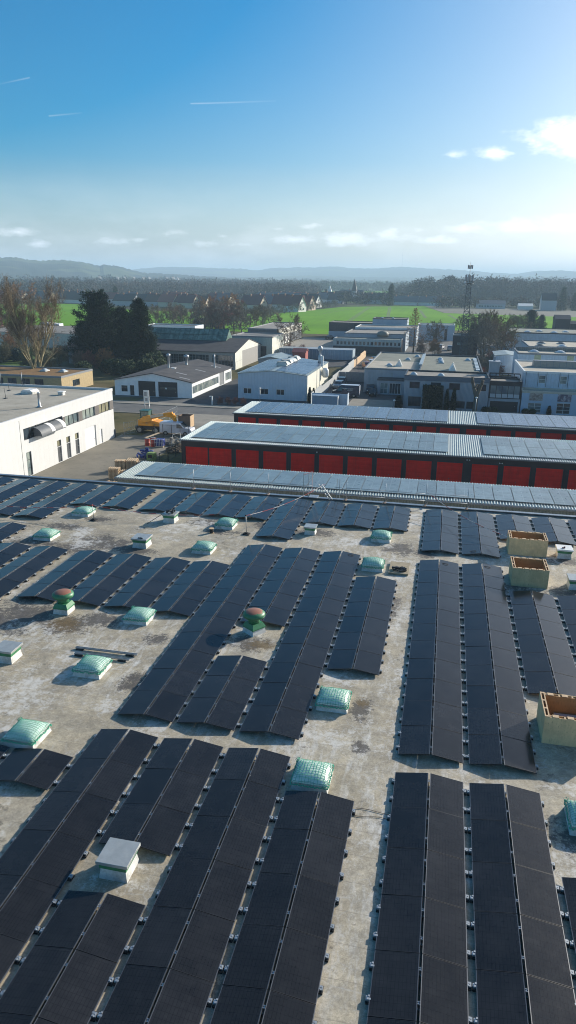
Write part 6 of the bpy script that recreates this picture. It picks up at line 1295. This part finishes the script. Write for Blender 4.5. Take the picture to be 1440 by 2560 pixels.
# church
x,y=G(885,753); t=thing('village_church','small church with a pointed dark spire before the distant wood','church',(x,y,0)); b=MB(); b.box(x-2.6,y-2.6,0,x+2.6,y+2.6,11); b.build('tower',WALLS['grey'],t)
b=MB(); i=[b.vert(p) for p in ((x-3,y-3,11),(x+3,y-3,11),(x+3,y+3,11),(x-3,y+3,11),(x,y,25))]; [b.face([i[a] for a in f]) for f in ((0,1,4),(1,2,4),(2,3,4),(3,0,4),(3,2,1,0))]; b.build('spire',ROOFS['black'],t)
b=MB(); b.box(x-22,y-4,0,x-2.7,y+4,6); b.prism([(y-4.5,6),(y+4.5,6),(y,11)],x-22.4,x-2.7,'x'); b.build('nave',ROOFS['black'],t)
x,y=G(768,748); t=thing('white_church_tower','tiny white church spire among the central village roofs','church',G(824,745)+(0,)); x,y=G(824,745); b=MB(); b.box(x-2,y-2,0,x+2,y+2,9); b.build('tower',WALLS['white'],t); b=MB(); i=[b.vert(p) for p in ((x-2.3,y-2.3,9),(x+2.3,y-2.3,9),(x+2.3,y+2.3,9),(x-2.3,y+2.3,9),(x,y,17))]; [b.face([i[a] for a in f]) for f in ((0,1,4),(1,2,4),(2,3,4),(3,0,4),(3,2,1,0))]; b.build('spire',WALLS['white'],t)
# far long buildings at the right
for (u0,u1,v,h,wl,l,rf) in ((1190,1260,771,7,'grey','long low school building behind the ploughed field','grey'),(1296,1330,774,5,'white','low white shed behind the ploughed field','white'),(1352,1387,776,14,'grey','dark big roofed barn under the wood at the right','black')):
    x,y=G(u0,v); x1,_=G(u1,v); building('far_building',l,x,x1,y,y+14,h*.6,WALLS[wl],ROOFS.get(rf,WALLS['white']),{'S':[(x+2+k*(x1-x-4)/9,x+4+k*(x1-x-4)/9,1.2,2.8,'w',1,1,M_GLASSP) for k in range(9)]} if h==7 else {},roof='gx',rh=h*.4)
for k,(u,v,s) in enumerate(((815,753,1.3),(853,755,.9),(977,760,2.),(974,764,1.7),(1404,776,1.9),(1435,777,1.5),(290,756,1.5),(1300,790,0))):
    if s: x,y=G(u,v); put_tree(SPR,x,y,'lone dark conifer standing out against the distant wood, %s from the left'%ordn([1,2,4,3,5,6,0][k]),s,group='lone conifers by the village')
# ---------------------------------------------------------------- woods as masses
def woods(name,bands,mats,seed,label=None):
    r=np.random.default_rng(seed); V=[];M=[]
    for (poly,cnt_,hmin,hmax,wid,nf,fs,mi) in bands:
        (x0,y0),(x1,y1),(dx,dy)=poly
        a=r.random(cnt_); c=r.random(cnt_); X=x0+(x1-x0)*a+dx*c; Y=y0+(y1-y0)*a+dy*c; H=r.uniform(hmin,hmax,cnt_)*(1+.15*np.sin(a*37+seed)*np.sin(a*91)); W=H*wid*r.uniform(.7,1.2,cnt_)
        u=r.normal(size=(cnt_,nf,3)); u/=np.linalg.norm(u,axis=2,keepdims=True); rad=r.random((cnt_,nf,1))**.4; pc=u*rad
        C=np.empty((cnt_,nf,3)); C[...,0]=X[:,None]+pc[...,0]*W[:,None]; C[...,1]=Y[:,None]+pc[...,1]*W[:,None]; C[...,2]=H[:,None]*(.52+.48*pc[...,2])
        d=r.normal(size=(cnt_,nf,3)); d[...,2]=np.abs(d[...,2])*.8+.2; d/=np.linalg.norm(d,axis=2,keepdims=True); s=np.cross(d,r.normal(size=(cnt_,nf,3))); s/=np.linalg.norm(s,axis=2,keepdims=True)
        L=(fs*r.uniform(.6,1.3,(cnt_,nf,1)))
        tri=np.stack([C-s*L*.3,C+s*L*.3,C+d*L],axis=2); tri=tri.reshape(-1,3,3)
        # trunks
        tx=np.stack([X,Y,np.zeros(cnt_)],1); w=H*.02
        tr=np.stack([tx-np.stack([w,0*w,0*w],1),tx+np.stack([w,0*w,0*w],1),tx+np.stack([0*w,0*w,H*.9],1)],1)
        T=np.concatenate([tri,tr]); V.append(T); mm=np.repeat(r.choice(mi,cnt_),nf); M.append(np.concatenate([mm,np.zeros(cnt_,int)]))
    V=np.concatenate(V); M=np.concatenate(M); n=len(V); me=bpy.data.meshes.new(name)
    me.vertices.add(n*3); me.vertices.foreach_set('co',V.reshape(-1).astype(np.float32)); me.loops.add(n*3); me.loops.foreach_set('vertex_index',np.arange(n*3,dtype=np.int32)); me.polygons.add(n); me.polygons.foreach_set('loop_start',np.arange(0,n*3,3,dtype=np.int32)); me.polygons.foreach_set('loop_total',np.full(n,3,dtype=np.int32))
    for m in mats: me.materials.append(m)
    me.polygons.foreach_set('material_index',M.astype(np.int32)); me.update(); me.validate()
    o=bpy.data.objects.new(name,me); COL.objects.link(o); o['kind']='stuff'; o['category']='woods'; o['label']=label or name; return o
WM=[flat('wood_bark_far',(.05,.045,.04),.9,0,.3,.02),flat('wood_brown_far',(.065,.05,.038),.9,0,.3,.02),flat('wood_grey_far',(.05,.05,.043),.9,0,.3,.02),flat('wood_dark_green_far',(.025,.04,.02),.9,0,.3,.02),flat('wood_rust_far',(.09,.055,.033),.9,0,.3,.02)]
def band(u0,u1,v,depth,cnt_,hmin,hmax,wid=.4,nf=60,fs=2.,mi=(1,2)): p,q=G(u0,v),G(u1,v); return ((p,q,(0,depth)),cnt_,hmin,hmax,wid,nf,fs,list(mi))
woods('village_trees',[band(-60,260,753,90,60,6,11,.45,120,1.3,(1,2,4)),band(250,640,756,120,90,6,11,.45,120,1.3,(1,2,4,2)),band(620,860,753,100,55,6,10,.45,80,1.6,(1,2)),band(850,1100,761,60,80,8,13,.5,80,1.6,(1,2)),band(1090,1500,771,40,110,6,12,.5,80,1.6,(1,2,4))],WM,1,'bare garden trees filling the gaps among the village houses')
woods('distant_wood',[band(-100,640,741,300,520,14,19,.42,130,1.9,(1,2,2,1,4)),band(600,745,747,200,150,14,19,.42,130,1.9,(1,2,2)),band(745,985,747,60,120,6,9,.5,90,1.6,(1,2,4)),band(985,1050,747,200,90,14,20,.42,130,1.9,(1,2,2)),band(1030,1560,756,200,620,20,27,.36,150,2.1,(1,2,2)),band(1100,1560,752,200,350,24,31,.36,110,2.4,(2,2,1))],WM,2,'grey brown wood stretching behind the village and the fields')
woods('farther_wood',[band(-150,700,726,500,420,17,22,.6,80,4,(2,3,1)),band(650,1100,729,400,300,16,21,.6,80,4,(2,3)),band(-150,1560,716,900,620,20,28,.7,60,7,(2,3,1)),band(-150,1560,710,1500,600,24,34,1.,55,11,(2,3))],WM,3,'dark bands of farther woods on the plain below the hills')
sheet('far_meadow',[G(745,735.5),G(975,736),G(960,723.5),G(775,722.5)],.3,M_CROP) if False else sheet('far_meadow',[G(700,741),G(1000,741),G(985,729),G(740,728)],.3,M_CROP)
# ---------------------------------------------------------------- hills
def hillmat():
    m,nt,b=newmat('wooded_hillside'); p=wpos(nt)
    c=ramp(nt,noise(nt,p,.012,6,.7),[(.35,(.02,.03,.02)),(.65,(.04,.042,.032))])
    mp=nd(nt,'ShaderNodeMapping'); nt.links.new(p,mp.inputs[0]); mp.inputs['Scale'].default_value=(.0011,.0022,.006)
    f=ramp(nt,noise(nt,mp.outputs[0],1.,5,.6),[(.54,0.),(.57,1.)]); sx=nd(nt,'ShaderNodeSeparateXYZ'); nt.links.new(p,sx.inputs[0])
    c=mixc(nt,mth(nt,'MULTIPLY',f,.9),c,(.09,.11,.045)); nt.links.new(c,b.inputs['Base Color']); b.inputs['Roughness'].default_value=1.; b.inputs['Specular IOR Level'].default_value=0.; return m
M_HILL=hillmat()
def hill(name,D,prof,thick,rough,seed):
    """ridge at distance D whose crest follows (u,v) skyline samples"""
    r=random.Random(seed); us=[p[0] for p in prof]; n=260; b=MB(); rowsn=14; grid=[]
    for i in range(n+1):
        u=us[0]+(us[-1]-us[0])*i/n; v=float(np.interp(u,us,[p[1] for p in prof])); ry=ray(u,v); k=D/math.hypot(ry[0],ry[1]); H=CZ+ry[2]*k
        az=np.array([ry[0],ry[1]])/math.hypot(ry[0],ry[1]); col=[]
        for j in range(rowsn+1):
            t=j/rowsn; dist=D-thick+thick*1.8*t; s=math.sin(math.pi*min(1,t/.5556)/2)**1.4 if t<=.5556 else math.cos((t-.5556)/.4444*math.pi/2)
            z=H*s+rough*math.sin(i*.37+j*1.3)*math.sin(i*.11+j*.7)*s*(1-s)*3+(r.uniform(0,rough) if s>.97 else 0)
            col.append(b.vert((az[0]*dist,az[1]*dist,max(z,-1))))
        grid.append(col)
    for i in range(n):
        for j in range(rowsn): b.face((grid[i][j],grid[i+1][j],grid[i+1][j+1],grid[i][j+1]))
    struct(b.build(name,M_HILL))
hill('near_hills',3600,[(-500,640),(-200,650),(0,646),(30,645),(75,652),(110,654),(150,652),(200,656),(225,662),(250,668),(258,664),(300,668),(335,678),(360,684),(420,687),(500,692),(560,696),(620,703)],1100,6,1)
hill("far_hills",7000,[(200,690),(300,680),(350,673),(400,669),(470,669),(560,672),(610,673),(645,678),(670,672),(740,669),(780,670),(815,667),(850,668),(880,672),(940,672),(1000,668),(1060,672),(1150,676),(1230,683),(1290,686),(1340,679),(1400,677),(1440,680),(1600,676),(2000,684)],1800,7,2)
hill('middle_ridge',5200,[(380,694),(520,692),(650,694),(760,690),(900,694),(1040,695),(1100,690),(1150,692),(1230,698),(1330,697),(1380,694),(1440,699),(1700,694)],900,6,3)
# houses, masts far away
b=MB(); rr=random.Random(6)
for k in range(24):
    u=rr.uniform(250,480) ; x,y=G(u,716.5+rr.uniform(-1,1)); 
    t=thing('distant_house','tiny white gabled house in the far village left of centre, %s of many'%ordn(k%20),'house',(x,y,0),'tiny houses of the far village') if k<12 else None
    if t is None: continue
    b=MB(); w=9; b.box(x-w/2,y-6,0,x+w/2,y+6,16); b.poly([(x-w/2,y-6,16),(x+w/2,y-6,16),(x,y-6,24)]); b.build('wall',WALLS['white'],t)
    b=MB(); b.prism([(x-w/2-1,16),(x,25),(x+w/2+1,16),(x,24)],y-5.9,y+7); b.build('roof',ROOFS['black'],t)
    t['label']='tiny white gabled house in the far village, %s from the left'%'x'
hs_=[o for o in COL.objects if o.name.startswith('distant_house')]; hs_.sort(key=lambda o:o.location.x/o.location.y)
for k,o in enumerate(hs_): o['label']='tiny white gabled house in the far village, %s from the left'%ordn(k)
for (u,v0,v1,D,l) in ((1003,705,632,6500,'very tall thin mast on the horizon right of centre'),(1112,703,674,6000,'thin pylon on the horizon just left of the lattice mast'),(1326,706,690,6000,'thin pylon on the horizon at the right'),(568,705,688,5000,'slim church steeple on the horizon left of centre'),(331,712,688,3200,'thin pylon before the left hills')):
    r0,r1=ray(u,v0),ray(u,v1); k0=D/math.hypot(r0[0],r0[1]); k1=D/math.hypot(r1[0],r1[1]); b=MB(); x,y=r0[0]*k0,r0[1]*k0
    b.cyl((x,y,0),(x,y,CZ+r1[2]*k1),1.6 if D>4000 else 1.,.8,6); tag(b.build('horizon_mast',M_MGREY),l,'mast')
# ---------------------------------------------------------------- haze
HZ=True
if HZ:
    hm=bpy.data.materials.new('haze'); hm.use_nodes=True; nt=hm.node_tree; nt.nodes.remove(nt.nodes['Principled BSDF']); pv=nd(nt,'ShaderNodeVolumePrincipled'); pv.inputs['Color'].default_value=(.60,.82,1.,1); pv.inputs['Density'].default_value=.00023; pv.inputs['Anisotropy'].default_value=.1
    nt.links.new(pv.outputs[0],nt.nodes['Material Output'].inputs['Volume'])
    b=MB(); b.box(-16000,-600,-1.5,16000,17000,200); h=b.build('haze',hm); h['kind']='stuff'
# ---------------------------------------------------------------- sun and sky
SUN_AZ=math.atan2(.655,.755); SUN_EL=R(21)
sd=bpy.data.lights.new('sun','SUN'); sd.energy=5.; sd.angle=R(.5); sd.color=(1.,.93,.82); so=bpy.data.objects.new('sun',sd); COL.objects.link(so)
dv=Vector((math.sin(SUN_AZ)*math.cos(SUN_EL),math.cos(SUN_AZ)*math.cos(SUN_EL),math.sin(SUN_EL))); so.rotation_euler=dv.to_track_quat('Z','Y').to_euler(); so.location=(50,60,80)
w=bpy.data.worlds.new('World'); sc.world=w; w.use_nodes=True; nt=w.node_tree; bg=nt.nodes['Background']
sky=nd(nt,'ShaderNodeTexSky',sky_type='NISHITA',sun_disc=False); sky.sun_elevation=SUN_EL; sky.sun_rotation=SUN_AZ; sky.altitude=100; sky.air_density=1.; sky.dust_density=1.8; sky.ozone_density=4.
tc=nd(nt,'ShaderNodeTexCoord').outputs['Generated']; sx=nd(nt,'ShaderNodeSeparateXYZ'); nt.links.new(tc,sx.inputs[0])
az=mth(nt,'ARCTAN2',sx.outputs[0],sx.outputs[1]); el=mth(nt,'ARCSINE',sx.outputs[2])
def ell(u,v,ru,rv):
    a0,e0=azel(u,v); a=mth(nt,'DIVIDE',mth(nt,'SUBTRACT',az,a0),ru/F); e=mth(nt,'DIVIDE',mth(nt,'SUBTRACT',el,e0),rv/F)
    return mth(nt,'SUBTRACT',1.,mth(nt,'SQRT',mth(nt,'ADD',mth(nt,'MULTIPLY',a,a),mth(nt,'MULTIPLY',e,e))),clamp=True)
def cnoise(k1,k2,det,seed):
    cv=nd(nt,'ShaderNodeCombineXYZ'); nt.links.new(mth(nt,'MULTIPLY',az,k1),cv.inputs[0]); nt.links.new(mth(nt,'MULTIPLY',el,k2),cv.inputs[1]); cv.inputs[2].default_value=seed
    return noise(nt,cv.outputs[0],1.,det,.6)
acc=None
for (u,v,ru,rv,wgt) in ((1452,345,165,58,1.),(1235,382,70,20,.8),(1140,388,60,14,.45),(870,598,110,26,.95),(740,600,110,22,.7),(985,592,80,30,.8),(780,563,60,14,.55),(700,571,40,10,.4),(510,608,90,16,.6),(430,584,60,14,.45),(600,612,60,12,.5),(270,603,90,16,.55),(350,600,60,12,.45),(45,581,85,16,.75),(95,608,45,18,.8),(1090,600,110,18,.8),(1170,572,120,24,.7),(1300,566,150,30,.9),(1420,560,130,34,.95),(1040,577,40,12,.5),(1500,325,90,50,.8),(560,590,30,10,.4),(1270,325,30,12,.35)):
    m=mth(nt,'MULTIPLY',ell(u,v,ru,rv),wgt); acc=m if acc is None else mth(nt,'MAXIMUM',acc,m)
nz=mth(nt,'SUBTRACT',cnoise(34,75,7,1.),.5)
cl=mth(nt,'ADD',acc,mth(nt,'MULTIPLY',nz,1.7)); cl=mth(nt,'MULTIPLY',ramp(nt,cl,[(.2,0.),(.85,1.)]),mth(nt,'MULTIPLY',acc,3.,clamp=True))
# thin veil low on the sky and around the sun side
veil=mth(nt,'MULTIPLY',ramp(nt,cnoise(9,26,6,5.),[(.42,0.),(.7,1.)]),ramp(nt,el,[(0.,0.),(.004,.6),(.04,.42),(.08,.1),(.14,0.)]))
cl=mth(nt,'MAXIMUM',cl,veil)
def trail(u0,v0,u1,v1,th,st):
    a0,e0=azel(u0,v0); a1,e1=azel(u1,v1); t=mth(nt,'DIVIDE',mth(nt,'SUBTRACT',az,a0),a1-a0); tc_=mth(nt,'MINIMUM',mth(nt,'MAXIMUM',t,0.),1.)
    d=mth(nt,'ABSOLUTE',mth(nt,'SUBTRACT',el,mth(nt,'ADD',e0,mth(nt,'MULTIPLY',tc_,e1-e0)))); x=mth(nt,'ABSOLUTE',mth(nt,'SUBTRACT',t,tc_))
    m=mth(nt,'SUBTRACT',1.,mth(nt,'DIVIDE',mth(nt,'ADD',d,mth(nt,'MULTIPLY',x,.1)),th/F),clamp=True)
    return mth(nt,'MULTIPLY',mth(nt,'MULTIPLY',m,mth(nt,'SUBTRACT',1.,mth(nt,'MULTIPLY',tc_,.8))),st)
for a in ((74,194,0,210,2.0,.2),(122,290,205,282,2.0,.22),(477,259,690,252,2.0,.25)): cl=mth(nt,'MAXIMUM',cl,trail(*a))
bright=ramp(nt,mth(nt,'ADD',az,.5),[(0.,(8.5,8.9,9.3)),(1.,(12.5,12.6,12.6))])
hs=nd(nt,'ShaderNodeHueSaturation'); nt.links.new(mth(nt,'MULTIPLY',mth(nt,'SUBTRACT',ramp(nt,el,[(0.,.45),(.06,.6),(.14,.88),(.3,.92),(.6,.92)]),ramp(nt,mth(nt,'ADD',az,.6),[(.05,0.),(.39,.13),(.8,.34)])),2.),hs.inputs['Saturation']); hs.inputs['Hue'].default_value=.492; nt.links.new(mth(nt,'MULTIPLY',ramp(nt,el,[(0.,.72),(.05,.60),(.12,.5)]),2.),hs.inputs['Value']); nt.links.new(sky.outputs[0],hs.inputs['Color'])
skc=mixc(nt,cl,hs.outputs[0],bright)
nt.links.new(skc,bg.inputs['Color']); bg.inputs['Strength'].default_value=.098
# ---------------------------------------------------------------- render
sc.view_settings.view_transform='Standard'; sc.view_settings.look='None'; sc.view_settings.exposure=.5; sc.view_settings.gamma=1
sc.render.engine='CYCLES'; cy=sc.cycles; cy.use_denoising=True; cy.max_bounces=6; cy.diffuse_bounces=3; cy.glossy_bounces=3; cy.volume_bounces=1; cy.transparent_max_bounces=8; cy.use_adaptive_sampling=True; cy.filter_width=1.0; cy.denoising_prefilter='ACCURATE'
for o in list(COL.objects):
    if '_o' in o.keys(): del o['_o']
